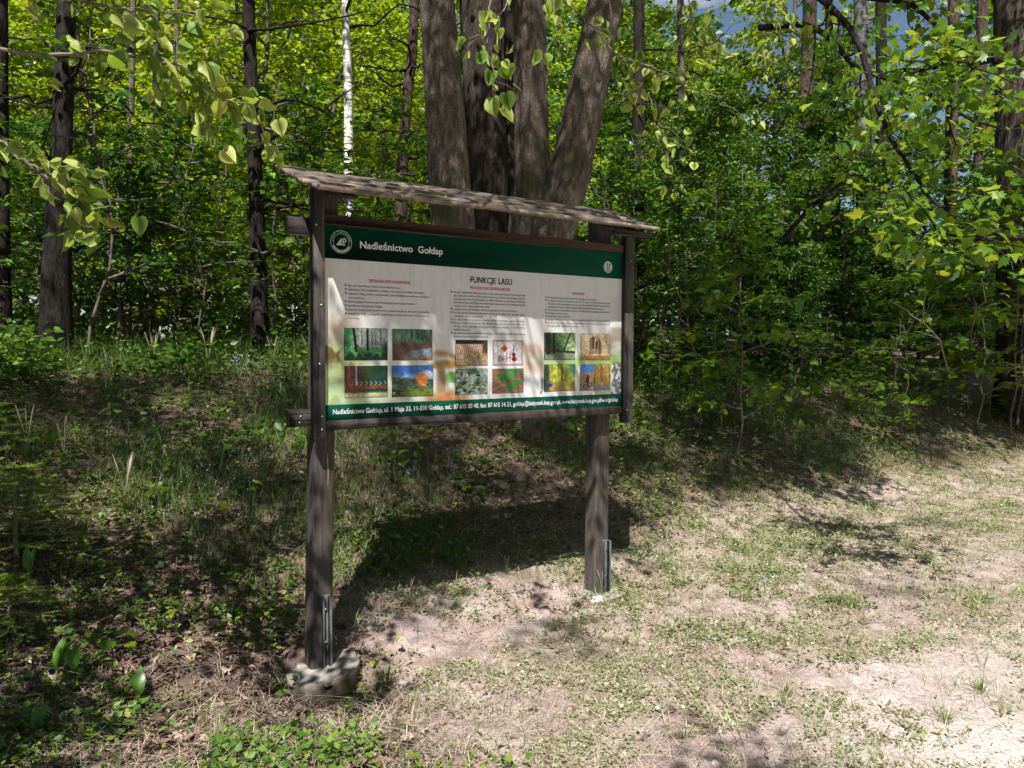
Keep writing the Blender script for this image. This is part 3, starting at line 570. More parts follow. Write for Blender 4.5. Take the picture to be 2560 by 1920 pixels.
def ph_cycle(U, V):
    c = np.stack([.74+.15*vn(U*25, V*8, 95), .52+.2*vn(U*25, V*8, 95), .22+.12*vn(U*20, V*9, 96)], -1); c = blend(c, (.30, .52, .88), sstep(.5, .38, U)*sstep(.62, .72, V)); c = blend(c, (.66, .56, .62), sstep(.28, .16, V)); c = blend(c, (.55, .46, .42), sstep(.5, .3, U)*sstep(.7, .55, V)*.6); c = blend(c, (.26, .18, .1), trees_bw(U, V, 12, 9, .2, .009)*(U > .4))
    b = np.maximum(sstep(.055, .04, np.abs(U-.24-.1*(V-.4)))*(V > .3)*(V < .56), sstep(.04, .03, np.hypot(U-.25, V-.6))); c = blend(c, (.12, .09, .09), b); wh = np.minimum(np.abs(np.hypot(U-.17, (V-.13)*.9)-.075), np.abs(np.hypot(U-.31, (V-.22)*.9)-.075)); c = blend(c, (.14, .1, .1), sstep(.02, .01, wh)); return blend(c, (.14, .1, .1), sstep(.025, .015, np.abs(U-.24))*(V > .1)*(V < .34))
PHOTOS = [((.057, .311, .176, .477), ph_forest, 'printed photo of a misty green forest'), ((.192, .309, .309, .476), ph_stream, 'printed photo of a forest stream'),
          ((.058, .114, .176, .278), ph_deer, 'printed photo of a row of deer'), ((.190, .110, .312, .277), ph_autumn, 'printed photo of an orange autumn tree under blue sky'),
          ((.384, .277, .488, .421), ph_wood, 'printed photo of stacked logs'), ((.508, .277, .611, .421), ph_craft, 'printed photo of violin and wooden goods on white'),
          ((.384, .111, .488, .256), ph_herb, 'printed photo of grey green herb leaves'), ((.507, .111, .614, .253), ph_berry, 'printed photo of a red wild strawberry'),
          ((.691, .307, .809, .472), ph_dark, 'printed photo of dark woodland with leaning tree'), ((.833, .305, .950, .470), ph_family, 'printed photo of walkers on golden ground'),
          ((.692, .111, .810, .275), ph_yellow, 'printed photo of a seated person in yellow woods'), ((.831, .109, .953, .272), ph_cycle, 'printed photo of a cyclist under blue sky')]
def grain(fn, sd_):
    def g(U, V):
        c = fn(U, V); k = .62+.42*fbm(U*16+sd_*90, V*13, 151, 4)+.30*(vn(U*60+sd_*50, V*50, 155)-.35); c = np.clip(c*k[..., None], 0, 1); m = c.mean(-1, keepdims=True); return np.clip(m+(c-m)*.85, 0, 1)
    return g
for (u0, v0, u1, v1), fn, lab in PHOTOS:
    fr = flat('photo_border', u0-.0012, v0-.002, u1+.0012, v1+.002, -.0028, M['grey_ink'])
    P, F, C = sheet(px(u0), px(u1), pz(v0), pz(v1), 72, 56, -.0034, grain(fn, u0)); o = bpart('photo', P, [F], M['photo'], panel, col=np.clip(C*.92, 0, 1)); o['label'] = lab

# lettering
def text_mesh(s, bold=0.0):
    cu = bpy.data.curves.new('t', 'FONT'); cu.body = s; cu.size = 1.0; cu.offset = bold; cu.resolution_u = 3; cu.fill_mode = 'BOTH'
    o = bpy.data.objects.new('t', cu); me = bpy.data.meshes.new_from_object(o)
    n = len(me.vertices); V = np.zeros(n*3); me.vertices.foreach_get('co', V); V = V.reshape(-1, 3)
    me.calc_loop_triangles(); T = np.zeros(len(me.loop_triangles)*3, np.int32); me.loop_triangles.foreach_get('vertices', T)
    bpy.data.objects.remove(o); bpy.data.curves.remove(cu); bpy.data.meshes.remove(me)
    return V, T.reshape(-1, 3)
def text_line(mb, s, u0, v, h, u1=None, centre=False, bold=0.0, cap=.73, y=-.0046):
    """text with cap height h (in panel height units) whose baseline is at v; stretched to end at u1"""
    V, T = text_mesh(s, bold)
    if not len(V): return
    k = h*PH/cap; w = V[:, 0].max(); sx = k
    if u1 is not None: sx = (u1-u0)*PW/w
    x0 = px(u0) if not centre else px(u0)-w*sx/2
    mb.add(np.stack([x0+V[:, 0]*sx, np.full(len(V), y), pz(v)+V[:, 1]*k], -1), T)
def put(mb, name, mat):
    V, F = mb.arrays(); return bpart(name, V, F, mat, panel)
for t_, a_, b_ in (('Nadleśnictwo', .098, .2505), ('Gołdap', .265, .342)):
    mb = MB(); text_line(mb, t_, a_, .897, .0385, b_, bold=.018); put(mb, 'title_word', M['white_ink'])
for t_, a_, b_ in (('FUNKCJE', .4295, .5155), ('LASU', .524, .5715)):
    mb = MB(); text_line(mb, t_, a_, .752, .036, b_, bold=.010); put(mb, 'title_word', M['black_ink'])
for s, a, b, v, h in (('EKOLOGICZNE (OCHRONNE)', .125, .2435, .7225, .0155), ('PRODUKCYJNE (GOSPODARCZE)', .430, .565, .7155, .0155), ('SPOŁECZNE', .796, .844, .7145, .0145)):
    mb = MB(); text_line(mb, s, a, v, h, b, bold=.012); put(mb, 'heading_lettering', M['red_ink'])
mb = MB(); text_line(mb, 'Nadleśnictwo Gołdap, ul. 1 Maja 33, 19-500 Gołdap, tel.: 87 615 00 48, fax: 87 615 14 21, goldap@bialystok.lasy.gov.pl, www.bialystok.lasy.gov.pl/web/goldap', .024, .030, .0265, .987, bold=.016)
put(mb, 'address_lettering', M['white_ink'])
COLS = [(.0675, .3005, .0595, .6945, .0209, [('*las ma największy udział w produkcji tlenu,', .215), ('*kształtuje klimat globalny i lokalny, ma wpływ na skład atmosfery,', .288), ('*reguluje obieg wody w przyrodzie, przeciwdziała powodziom, lawinom', 0), (' i osuwiskom,', .113), ('*chroni glebę przed erozją i krajobraz przed stepowieniem,', .259), ('*pochłania dwutlenek węgla,', .163), ('*stanowi bazę pokarmową oraz miejsce do życia dla ludzi i zwierząt,', 0), ('*zwiększa różnorodność krajobrazu i poprawia warunki produkcji', 0), (' rolniczej.', .097)]),
        (.377, .619, .369, .688, .0193, [('*las jest największą fabryką tlenu, jedno dorosłe drzewo produkuje tlen', 0), (' dla czterech osób; w skomplikowanym procesie fotosyntezy drzewa', 0), (' wbudowują dwutlenek węgla we własne tkanki, a przy okazji wydzielają', 0), (' tlen, który jest niezbędny do oddychania; najwięcej tlenu produkują młode', 0), (' drzewa, które najintensywniej rosną,', .496), ('*podstawowym produktem, który otrzymujemy z lasu jest drewno,', .591), ('*las dostarcza licznych użytków ubocznych, takich jak  grzyby, tusze', 0), (' łowieckie, stroisz czy choinki,', .474), ('*las daje nam liczne owoce - maliny, jeżyny, poziomki, jagody, borówki,', 0), ('*las jest siedliskiem wielu ziół wykorzystywanych w medycynie - np.', 0), (' skrzyp leśny, pokrzyk wilcza jagoda, konwalia majowa, turówka leśna,', 0), (' kozłek lekarski,', .43), ('*las zapewnia powtarzalność produkcji, co umożliwia trwałe użytkowanie', 0), (' drewna i surowców niedrzewnych.', .491)]),
        (.702, .949, .695, .684, .0191, [('*las kształtuje korzystne warunki zdrowotne i rekreacyjne,', .895), ('*w leśnym powietrzu znajduje się 50 - 70 razy mniej chorobotwórczych', 0), (' zarazków niż w powietrzu miast, co jest zasługą olejków eterycznych', 0), (' wydzielanych przez drzewa iglaste, które działają bakteriobójczo,', .92), ('*dominująca w lesie zielona barwa oraz odgłosy lasu sprzyjają odpoczynku,', 0), ('*wzbogaca rynek pracy,', .778), ('*wzmacnia obronność kraju,', .792), ('*sprzyja rozwojowi kultury, nauki oraz edukacji ekologicznej społeczeństwa,', 0), ('*kontrast pomiędzy odwieczną naturą a otoczeniem naszych poczynań', 0), (' pomaga znaleźć właściwą hierarchię.', .82)])]
for x0, x1, xb, v0, dv, lines in COLS:
    mb = MB()
    for k, (s, e) in enumerate(lines):
        v = v0-dv*k; text_line(mb, s[1:], x0, v, .0108, e or x1, bold=.006)
        if s[0] == '*':
            a = np.linspace(0, 2*np.pi, 10, endpoint=False); c = np.stack([px(xb+.0012)+.0046*np.cos(a), np.full(10, -.0046), pz(v+.0062)+.0046*np.sin(a)], -1)
            mb.add(np.concatenate([c, [[px(xb+.0012), -.0046, pz(v+.0062)]]]), np.array([(i, (i+1) % 10, 10) for i in range(10)]))
    put(mb, 'text_lettering', M['grey_ink'])
# small credit script running up beside the lower pictures
mb = MB(); t = np.linspace(0, 1, 40); tv, tf = tube(np.stack([px(.683+.0045*np.sin(t*38)), np.full(40, -.0046), pz(.12+.075*t)], -1), .0011, 4); mb.add(tv, tf)
tv, tf = tube(np.stack([px(.679)+.006*np.cos(t*6.5), np.full(40, -.0046), pz(.108)+.006*np.sin(t*6.5)], -1), .0015, 4); mb.add(tv, tf); put(mb, 'credit_mark', M['grey_ink'])
# round forestry emblem
def ring(cx, cz, r0, r1, a0=0, a1=2*np.pi, n=48, y=-.0044, sx=1.0):
    a = np.linspace(a0, a1, n+1); V = np.concatenate([np.stack([cx+sx*r*np.cos(a), np.full(n+1, y), cz+r*np.sin(a)], -1) for r in (r0, r1)])
    i = np.arange(n); return V, np.stack([i, i+1, i+n+2, i+n+1], -1)
ex, ez, er = px(.049), pz(.9205), .0575
mb = MB(); mb.add(*ring(ex, ez, er*.955, er)); mb.add(*ring(ex, ez, er*.70, er*.735)); mb.add(*ring(ex, ez, er*.76, er*.90, math.radians(205), math.radians(335), 24))
def poly(pts): P = np.array([(ex+x*er, -.0044, ez+z*er) for x, z in pts]); return P, np.array([(0, i, i+1) for i in range(1, len(pts)-1)])
mb.add(*poly([(-.48, -.30), (-.10, .22), (.02, .33), (.06, .33), (.06, -.30)])); mb.add(*poly([(.11, -.30), (.11, .33), (.24, .33), (.24, -.30)])); mb.add(*poly([(.24, -.30), (.24, -.14), (.36, -.14), (.36, -.30)]))
mb.add(*ring(ex+.27*er, ez+.15*er, .10*er, .22*er, -1.6, 1.7, 16))
s = 'LASY PAŃSTWOWE'; 
for k, ch in enumerate(s):
    if ch == ' ': continue
    V, T = text_mesh(ch, .015); a = math.radians(172-(172-8)*k/(len(s)-1)); q = .155*er/.73; V = V[:, :2]*q; V[:, 0] -= V[:, 0].mean(); V[:, 0] *= .9
    tx, tz = math.sin(a), -math.cos(a); V2 = np.stack([ex+math.cos(a)*er*.77+V[:, 0]*tx+V[:, 1]*math.cos(a), np.full(len(V), -.0046), ez+math.sin(a)*er*.77+V[:, 0]*tz+V[:, 1]*math.sin(a)], -1); mb.add(V2, T)
put(mb, 'emblem', M['logo_ink'])
mb = MB(); ex2, ez2, r2 = px(.9395), pz(.904), .0365; V, F = ring(ex2, ez2, .0005, r2, n=40, y=-.0034); mb.add(V, F); e2 = put(mb, 'emblem', M['logo_ink'])
mb = MB(); text_line(mb, '11', .9395, .9015, .028, centre=True, bold=.012, y=-.0048); V, F = ring(ex2, ez2-.004, .021, .0255, math.radians(220), math.radians(320), 16, -.0048); mb.add(V, F)
V, Q, T = cbox(ex2-.013, ex2+.013, -.005, -.0046, ez2-.012, ez2-.008, .0001); mb.add(V, Q, T); put(mb, 'emblem_lettering', M['black_ink'])

# ------------------------------------------------------------------ trees
RNG = np.random.default_rng(11)
def poly_smooth(pts, n=24):
    pts = np.asarray(pts, float); t = np.linspace(0, 1, len(pts)); u = np.linspace(0, 1, n)
    # Catmull-Rom
    P = np.vstack([2*pts[0]-pts[1], pts, 2*pts[-1]-pts[-2]]); k = np.minimum((u*(len(pts)-1)).astype(int), len(pts)-2); f = (u*(len(pts)-1)-k)[:, None]
    a, b, c, d = P[k], P[k+1], P[k+2], P[k+3]
    return .5*((2*b)+(-a+c)*f+(2*a-5*b+4*c-d)*f**2+(-a+3*b-3*c+d)*f**3)
def wobble(rng, p0, p1, n, amp):
    t = np.linspace(0, 1, n)[:, None]; P = np.asarray(p0)*(1-t)+np.asarray(p1)*t
    o = np.cumsum(rng.normal(0, 1, (n, 3)), 0); o = (o-o[0])-(o[-1]-o[0])*t
    return P+o*amp*np.linalg.norm(np.asarray(p1)-p0)/n**.5
def leaves_at(rng, A, out, n, size, spread, tmpl=KITE, updown=.5, droop=.25, szvar=.35):
    """n leaves round anchor points A (k,3) with outward directions out (k,3)"""
    k = rng.integers(0, len(A), n); pos = A[k]+rng.normal(0, 1, (n, 3))*np.array(spread)
    yd = out[k]+rng.normal(0, .7, (n, 3))*np.array([1, 1, .35]); yd[:, 2] -= droop
    nr = np.array([0, 0, 1.])+rng.normal(0, updown, (n, 3)); sz = size*(1+szvar*rng.uniform(-1, 1, n))
    return scatter(tmpl[0], tmpl[1], pos, yd, nr, sz)
def understory(seed, H, R, z0, nbr, nleaf, lsize, leafmat, barkmat, rise=.35, tmpl=KITE, r0=None, spread=(.13, .13, .06), round_top=1.4):
    """shared meshes (trunk, branches, crown) of one young broadleaved tree"""
    rng = np.random.default_rng(seed); r0 = r0 or .011*H
    st = wobble(rng, (0, 0, -.1), (rng.normal(0, .05)*H, rng.normal(0, .05)*H, H), 14, .05)
    tv, tf = tube(st, np.linspace(r0, .006, 14), 7); trunk = mk('trunk', tv, tf, barkmat, smooth=True, link=False)
    mb = MB(); A = []; O = []; az = rng.uniform(0, 6)
    for k in range(nbr):
        t = ((k+.5)/nbr)**.9; h = z0+(H-z0)*t; az += 2.4+rng.normal(0, .35)
        i = min(int(h/H*13), 12); b = st[i]*(1-(h/H*13-i))+st[i+1]*(h/H*13-i)
        Lb = R*(.3+.7*(1-t**round_top))*rng.uniform(.65, 1.15); d = np.array([math.cos(az), math.sin(az), rise*rng.uniform(.4, 1.5)])
        e = b+d*Lb; e[2] -= .12*Lb; br = wobble(rng, b, e, 7, .10); br[:, 2] += .10*Lb*np.sin(np.linspace(0, 3.1, 7))
        mb.add(*tube(br, np.linspace(.018*Lb**.7+.003, .003, 7), 4))
        for q in range(2, 7): A.append(br[q]); O.append(norm(d))
        for q in range(5):
            s = rng.integers(1, 6); sa = az+rng.choice([-1, 1])*rng.uniform(.5, 1.1); td = np.array([math.cos(sa), math.sin(sa), rng.normal(.05, .15)])
            tw = wobble(rng, br[s], br[s]+td*Lb*rng.uniform(.25, .5), 4, .08); mb.add(*tube(tw, [.005, .004, .003, .002], 3))
            for q2 in range(1, 4): A.append(tw[q2]); O.append(td)
    V, F = mb.arrays(); branches = mk('branches', V, F, barkmat, link=False)
    lv, lf = leaves_at(rng, np.array(A), np.array(O), nleaf, lsize, spread, tmpl)
    crown = mk('crown', lv, lf, leafmat, link=False)
    return dict(trunk=trunk, branches=branches, crown=crown, H=H)
def plant_tree(name, parts, loc, rz, sc, label, cat='tree', group=None):
    e = empty(name, loc, rz, sc); tag(e, label, cat, group)
    for k in ('trunk', 'branches', 'crown'):
        if k in parts: ob(k, parts[k], e)
    return e

# --- the many-stemmed linden behind the board
LB = np.array(onground(1085, 7.8)); LB[2] -= .05
linden = empty('linden_tree', LB); tag(linden, 'many stemmed old linden with thick grey stems rising right behind the board', 'tree')
def stem(specs, D0, dD, seed, name='stem', bark='bark_linden'):
    """specs: (yd, xd, width in layout px); distance from camera D0+dD"""
    pts = []; rad = []
    for yd, xd, wd in specs:
        D = D0+dD; p = at(xd, yd, D); pts.append(p); rad.append(wd*D2P*D/F_PX/2*.90)
    pts[0] = onground(specs[0][1], D0+dD)-np.array([0, 0, .3]); rad[0] *= 1.25
    n = 130; P = poly_smooth(pts, n); R = np.interp(np.linspace(0, 1, n), np.linspace(0, 1, len(rad)), rad)
    m = 90; V, F = tube(P, R, m); a = np.tile(np.arange(m)/m*2*np.pi, n); zz = np.repeat(P[:, 2], m); Rr = np.repeat(R, m); C = np.repeat(P, m, 0)
    ridge = fbm(np.cos(a)*Rr*26+seed, np.sin(a)*Rr*26+zz*2.3, seed, 3)-.5; lump = fbm(np.cos(a)*2.2+seed*3, np.sin(a)*2.2+zz*1.1, seed+9, 2)-.5
    flute = np.sin(a*3+seed+zz*.4)*.05*sstep(4.2, 2, zz)
    V = C+(V-C)*(1+.22*ridge+.12*lump+flute)[:, None]
    return mk(name, V-LB, F, M[bark], linden, True)
stem([(960, 1005, 150), (700, 992, 118), (480, 978, 101), (250, 962, 92), (0, 945, 82), (-420, 915, 66), (-900, 860, 50)], 7.8, -.10, 3)
stem([(960, 1060, 150), (700, 1056, 116), (480, 1053, 98), (250, 1047, 98), (0, 1040, 98), (-420, 1035, 74), (-900, 1060, 50)], 7.8, .42, 5, bark='bark_linden_shaded')
stem([(960, 1090, 90), (700, 1095, 70), (480, 1100, 54), (250, 1099, 44), (0, 1098, 40), (-420, 1090, 34), (-900, 1085, 24)], 7.8, .62, 6, bark='bark_linden_shaded')
stem([(960, 1110, 150), (700, 1130, 120), (480, 1150, 98), (250, 1147, 78), (0, 1145, 72), (-420, 1150, 60), (-900, 1180, 45)], 7.8, .02, 8)
stem([(960, 1130, 170), (700, 1150, 140), (540, 1178, 118), (400, 1222, 98), (250, 1257, 92), (0, 1312, 82), (-420, 1420, 64), (-900, 1560, 45)], 7.8, -.04, 11)
# --- canopy overhead: unseen leaf clumps of three trees, placed along sun rays to shape the shade
TREES3 = {}
rt = empty('roadside_linden', (-6.4, -2.2, gz(-6.4, -2.2)-.05)); tag(rt, 'roadside linden whose pale green twigs hang into the picture at upper left', 'tree')
ot = onground(2200, 15.5); ot[2] -= .05
old = empty('old_tree', ot); tag(old, 'thick furrowed trunk at the right edge with long leafy boughs', 'tree')
def keep_prob(X, Y):
    nz = fbm(X*1.9+7, Y*1.9+2, 201, 2); n2 = fbm(X*.55+3, Y*.55, 203, 2)
    bank = sstep(1.15, 1.6, Y-.2*sstep(1.5, 4, X)+.5*(n2-.5)); p = bank*np.where(nz > .49-.16*sstep(1.2, 3, X)-.0*sstep(-.8, -1.6, X), .97, .03)*(1-.6*sstep(5.5, 8, Y))
    left = sstep(-.8, -1.15, X+.4*(n2-.5)-.15*Y)*sstep(-1.7, -.8, Y+.7*(nz-.5)); p = np.maximum(p, left*np.where(nz > .46, 1.0, .02))
    brd = ((X > -1.0)*(X < 1.6)*(Y > .3)*(Y < .88))*.26+((X > -.6)*(X < 2.0)*(Y >= .88)*(Y < 1.3))*.5
    p = np.maximum(p, np.maximum(brd, .010)); return p
rng = np.random.default_rng(77); ncan = 6200
cx = rng.uniform(-7, 15, ncan); cy = rng.uniform(-2.6, 10, ncan); keep = rng.random(ncan) < keep_prob(cx, cy)*np.where((cx > 1.3)|(cy > 2.8)|(cx < -1), 1.0, .62)*(1-.8*sstep(3.6, 5.0, cy)); cx = cx[keep]; cy = cy[keep]
dz = np.where((cx < -.8) & (cy < 1.3), rng.uniform(1.9, 5.0, len(cx)), rng.uniform(3.4, 12.5, len(cx))); cp = np.stack([cx+SUN_TRAVEL[0]/SUN_TRAVEL[2]*dz, cy+SUN_TRAVEL[1]/SUN_TRAVEL[2]*dz, gz(cx, cy)+dz], -1)
pj = proj(cp); vis = (pj[:, 2] > 0) & (pj[:, 0] > -170) & (pj[:, 0] < 2380) & (pj[:, 1] > -330); cp = cp[~vis]
# the hanging twigs in front stand in a sunny gap
tw_pts = np.array([at(x_, y_, D_) for x_, y_, D_ in [(x0, y0+dy, 2.42) for x0, y0 in ((50, 112), (140, 121), (225, 130), (330, 130), (415, 173), (449, 225), (518, 233), (590, 302), (50, 350), (121, 380), (173, 432), (225, 484)) for dy in (-40, 30)]+[(2100, 680, 9.6), (2150, 600, 9.6), (2000, 720, 9.6), (2180, 760, 9.6), (2190, 660, 9.6), (40, 1080, 4.0), (120, 1100, 4.0), (1060, 190, 3.1), (1210, 80, 3.0), (1040, 60, 3.2), (1200, 30, 3.0)]])
dd_ = cp[:, None]-tw_pts[None]; al = dd_@(-SUN_TRAVEL); pr = np.linalg.norm(dd_-al[..., None]*(-SUN_TRAVEL), axis=-1); gap = ((al > 0) & (pr < .48)).any(1) & (rng.random(len(cp)) < .62); cp = cp[~gap]
d3 = np.stack([np.hypot(cp[:, 0]-c[0], cp[:, 1]-c[1])*f for c, f in ((LB, 1.0), ((-6.4, -2.2), .9), (ot, 1.1))], -1); own = d3.argmin(1)
CAN = {}
def shades_open(pl):
    h = pl[:, 2]; lx = pl[:, 0]-SUN_TRAVEL[0]/SUN_TRAVEL[2]*h; ly = pl[:, 1]-SUN_TRAVEL[1]/SUN_TRAVEL[2]*h
    return (keep_prob(lx, ly) < .05).mean() > .08
for k, (root, o0, z0) in enumerate(((linden, LB, 4.6), (rt, np.array(rt.location), 2.6), (old, ot, 4.5))):
    A = cp[own == k]; mb = MB(); top = np.array([o0[0], o0[1], z0])
    nl = max(6, len(A)//16); tips = A[rng.choice(len(A), nl, replace=False)]; LP = [np.array([top, top+[0, 0, 1]])]
    for t in tips:
        b = top+np.array([0, 0, rng.uniform(0, 1.6)]); pl = wobble(rng, b, t, 12, .08); pl[:, 2] += .5*np.sin(np.linspace(0, math.pi, 12))*min(1, np.linalg.norm(t-b)*.15)
        pj = proj(pl); seen = (pj[:, 2] > 0) & (pj[:, 0] > -40) & (pj[:, 0] < 2260) & (pj[:, 1] > -10) & (pj[:, 1] < 1700)
        if shades_open(pl) or seen.any(): continue
        LP.append(pl); mb.add(*tube(pl, np.linspace(.06, .012, 12), 5))
    LP = np.concatenate(LP); O = []
    for a in A:
        q = LP[np.argmin(((LP-a)**2).sum(1))]; 
        if np.linalg.norm(a-q) > 1.2: q = a+(q-a)*1.0/np.linalg.norm(a-q)
        pl = wobble(rng, q, a, 5, .1); mb.add(*tube(pl, np.linspace(.009, .004, 5), 3)); O.append(norm(a-q+1e-4))
    CAN[k] = (A, np.array(O)); V, F = mb.arrays(); mk('branches', V-o0, F, M['bark_dark'], root)
    lv, lf = leaves_at(rng, A, np.array(O), 80*len(A), .08, (.18, .18, .14), KITE, .45, .35)
    mk('crown', lv-o0, lf, M['leaf_mid'], root)
# unseen bough added to the roadside linden, its twigs placed to streak the panel with shade
ro = np.array(rt.location); lp = poly_smooth([ro+[.1, .2, 4.2], (-4.6, -1.9, 5.3), (-3.0, -1.5, 5.5), (-1.9, -1.25, 5.35), (-1.0, -1.05, 5.0)], 30); V, F = tube(lp, np.linspace(.06, .012, 30), 7); mk('bough', V-ro, F, M['bark_dark'], rt)
A = []; O = []
for u0, v0, u1, v1, t in ((.30, .50, .40, .02, 3.1), (.40, .50, .47, .08, 3.3), (.52, .48, .60, .0, 3.0), (.60, .50, .665, .02, 3.2), (.64, .44, .72, .16, 3.4), (.05, .33, .15, .0, 3.2), (.19, .30, .27, .0, 3.1), (.80, .46, .86, .10, 3.3)):
    a = np.array([px(u0), 0, pz(v0)])-SUN_TRAVEL*t; b = np.array([px(u1), 0, pz(v1)])-SUN_TRAVEL*t; q = lp[np.argmin(((lp-a)**2).sum(1))]
    P = poly_smooth([q, (q+a)/2+[0, 0, .05], a, (a+b)/2+rng.normal(0, .02, 3), b], 16); V, F = tube(P, np.linspace(.010, .005, 16), 5); mk('twig', V-ro, F, M['twig'], rt); A += list(P[7:]); O += [norm(b-a)]*9
lv, lf = leaves_at(rng, np.array(A), np.array(O), 120, .055, (.03, .03, .03), KITE, .8, .3); mk('leaves', lv-ro, lf, M['leaf_linden'], rt)
tv, tf = tube(wobble(rng, (0, 0, -.1), (.15, .3, 9.5), 20, .03), np.linspace(.24, .08, 20), 20); mk('trunk', tv, tf, M['bark_linden'], rt, True)
# --- old tree at the right edge: trunk, boughs
def trunk_from(specs, D, base, nseg=18, n=30, zmax=None, flare=1.0):
    pts = []; rad = []
    for yd, xd, wd in specs: pts.append(at(xd, yd, D)); rad.append(wd*D2P*D/F_PX/2)
    pts[0] = onground(specs[0][1], D)-np.array([0, 0, .25])
    P = poly_smooth(pts, n); R = np.interp(np.linspace(0, 1, n), np.linspace(0, 1, len(rad)), rad); R = R*(1+.35*flare*np.exp(-(P[:, 2]-base[2])/.25))
    V, F = tube(P, R, nseg); a = np.tile(np.arange(nseg)/nseg*6.283, n); zz = np.repeat(P[:, 2], nseg); C = np.repeat(P, nseg, 0)
    V = C+(V-C)*(1+.16*(fbm(np.cos(a)*2.5+base[0], np.sin(a)*2.5+zz*1.7, 5, 3)-.5))[:, None]
    return V-np.asarray(base), F
V, F = trunk_from([(790, 2222, 104), (500, 2216, 90), (200, 2208, 84), (0, 2200, 80), (-500, 2185, 74), (-1100, 2200, 50)], 15.5, ot, 40, 60); mk('trunk', V, F, M['bark_old'], old, True)
V, F = trunk_from([(800, 2262, 66), (600, 2260, 60), (200, 2255, 56), (0, 2250, 52), (-500, 2270, 44), (-1000, 2300, 30)], 16, ot, 24, 40); mk('trunk', V, F, M['bark_old'], old, True)

def boughs(root, o0, lines, leafmat, nleaf, lsize, tmpl, seed, spread=(.10, .10, .08), r0=.02, names=('bough', 'leaves'), sub=5, sublen=.35, bark='bark_dark', updown=.6, droop=.4):
    """lines: list of [(xd, yd, D), ...] limbs reaching into view, with side twigs and leaves"""
    rng = np.random.default_rng(seed); A = []; O = []
    for ln in lines:
        P = poly_smooth([at(x, y, D) for x, y, D in ln], 26); o = rng.normal(0, .012, P.shape); P = P+o*np.linspace(0, 1, 26)[:, None]; mb = MB(); mb.add(*tube(P, np.linspace(r0, r0*.25, 26), 6))
        d = norm(np.gradient(P, axis=0)); A += list(P[6:]); O += list(d[6:])
        for q in range(sub):
            i = rng.integers(4, 25); td = norm(d[i]+rng.normal(0, .8, 3)*np.array([1, 1, .5])); tw = wobble(rng, P[i], P[i]+td*sublen*rng.uniform(.5, 1.2), 6, .1); mb.add(*tube(tw, np.linspace(r0*.3, r0*.12, 6), 4)); A += list(tw[1:]); O += [td]*5
        V, F = mb.arrays(); mk(names[0], V-o0, F, M[bark], root)
    A = np.array(A); O = np.array(O); single = tmpl is HEART; ns = nleaf if single else min(nleaf, 280)
    k = rng.integers(0, len(A), nleaf); pos = A[k]+rng.normal(0, 1, (nleaf, 3))*np.array(spread); yd = O[k]+rng.normal(0, .7, (nleaf, 3))*np.array([1, 1, .35]); yd[:, 2] -= droop
    nr = np.array([0, 0, 1.])+rng.normal(0, updown, (nleaf, 3)); sz = lsize*(1+.45*rng.uniform(-1, 1, nleaf))
    if not single:
        q = np.argsort(-sz/np.linalg.norm(pos-CAM, axis=1)); pos, yd, nr, sz = pos[q], yd[q], nr[q], sz[q]
        V, F = scatter(tmpl[0], tmpl[1], pos[ns:], yd[ns:], nr[ns:], sz[ns:]); o = mk(names[1], V-o0, F, leafmat, root); o['kind'] = 'stuff'
    leaf_objs(root, o0, LEAF_ME['h' if single else 'm'], pos[:ns], yd[:ns], nr[:ns], sz[:ns])
LEAF_ME = {'h': [mk('leaf', t[0], t[1], M['leaf_linden_single'], link=False) for t in HEARTS], 'm': [mk('leaf', MAPLE[0]*f, MAPLE[1], M['leaf_right_single'], link=False) for f in ([1, 1, 1], [.9, 1, 2.2], [1.05, .95, -1.5])]}
def leaf_objs(root, o0, meshes, pos, yd, nr, sz):
    Yv = norm(yd); Xv = norm(np.cross(Yv, nr)); Zv = np.cross(Xv, Yv)
    for q in range(len(pos)):
        o = ob('leaf', meshes[q % len(meshes)], root); f = sz[q]; p = pos[q]-o0
        o.matrix_local = Matrix(((Xv[q, 0]*f, Yv[q, 0]*f, Zv[q, 0]*f, p[0]), (Xv[q, 1]*f, Yv[q, 1]*f, Zv[q, 1]*f, p[1]), (Xv[q, 2]*f, Yv[q, 2]*f, Zv[q, 2]*f, p[2]), (0, 0, 0, 1)))
boughs(old, ot, [[(1690, -60, 6.3), (1800, 20, 6.2), (1860, 110, 6.1), (1905, 250, 6.0), (1960, 360, 6.0), (2030, 450, 6.0), (2120, 520, 6.1)],
                 [(1850, -10, 7.4), (1960, 10, 7.3), (2030, 60, 7.3), (2085, 125, 7.3), (2150, 200, 7.6)],
                 [(1640, 60, 7.0), (1760, 60, 6.8), (1860, 150, 6.8), (1990, 190, 6.8), (2100, 260, 7.0), (2212, 280, 7.4)],
                 [(1690, 520, 7.5), (1760, 440, 7.3), (1880, 360, 7.2), (1960, 330, 7.2)],
                 [(2260, 120, 6.0), (2150, 130, 5.8), (2050, 140, 5.7), (1940, 160, 5.6)],
                 [(2260, 520, 5.6), (2160, 510, 5.5), (2080, 520, 5.4), (1990, 500, 5.4)]],
       M['leaf_right'], 1250, .068, MAPLE, 301, (.14, .14, .10), .026, sub=9, sublen=.6)
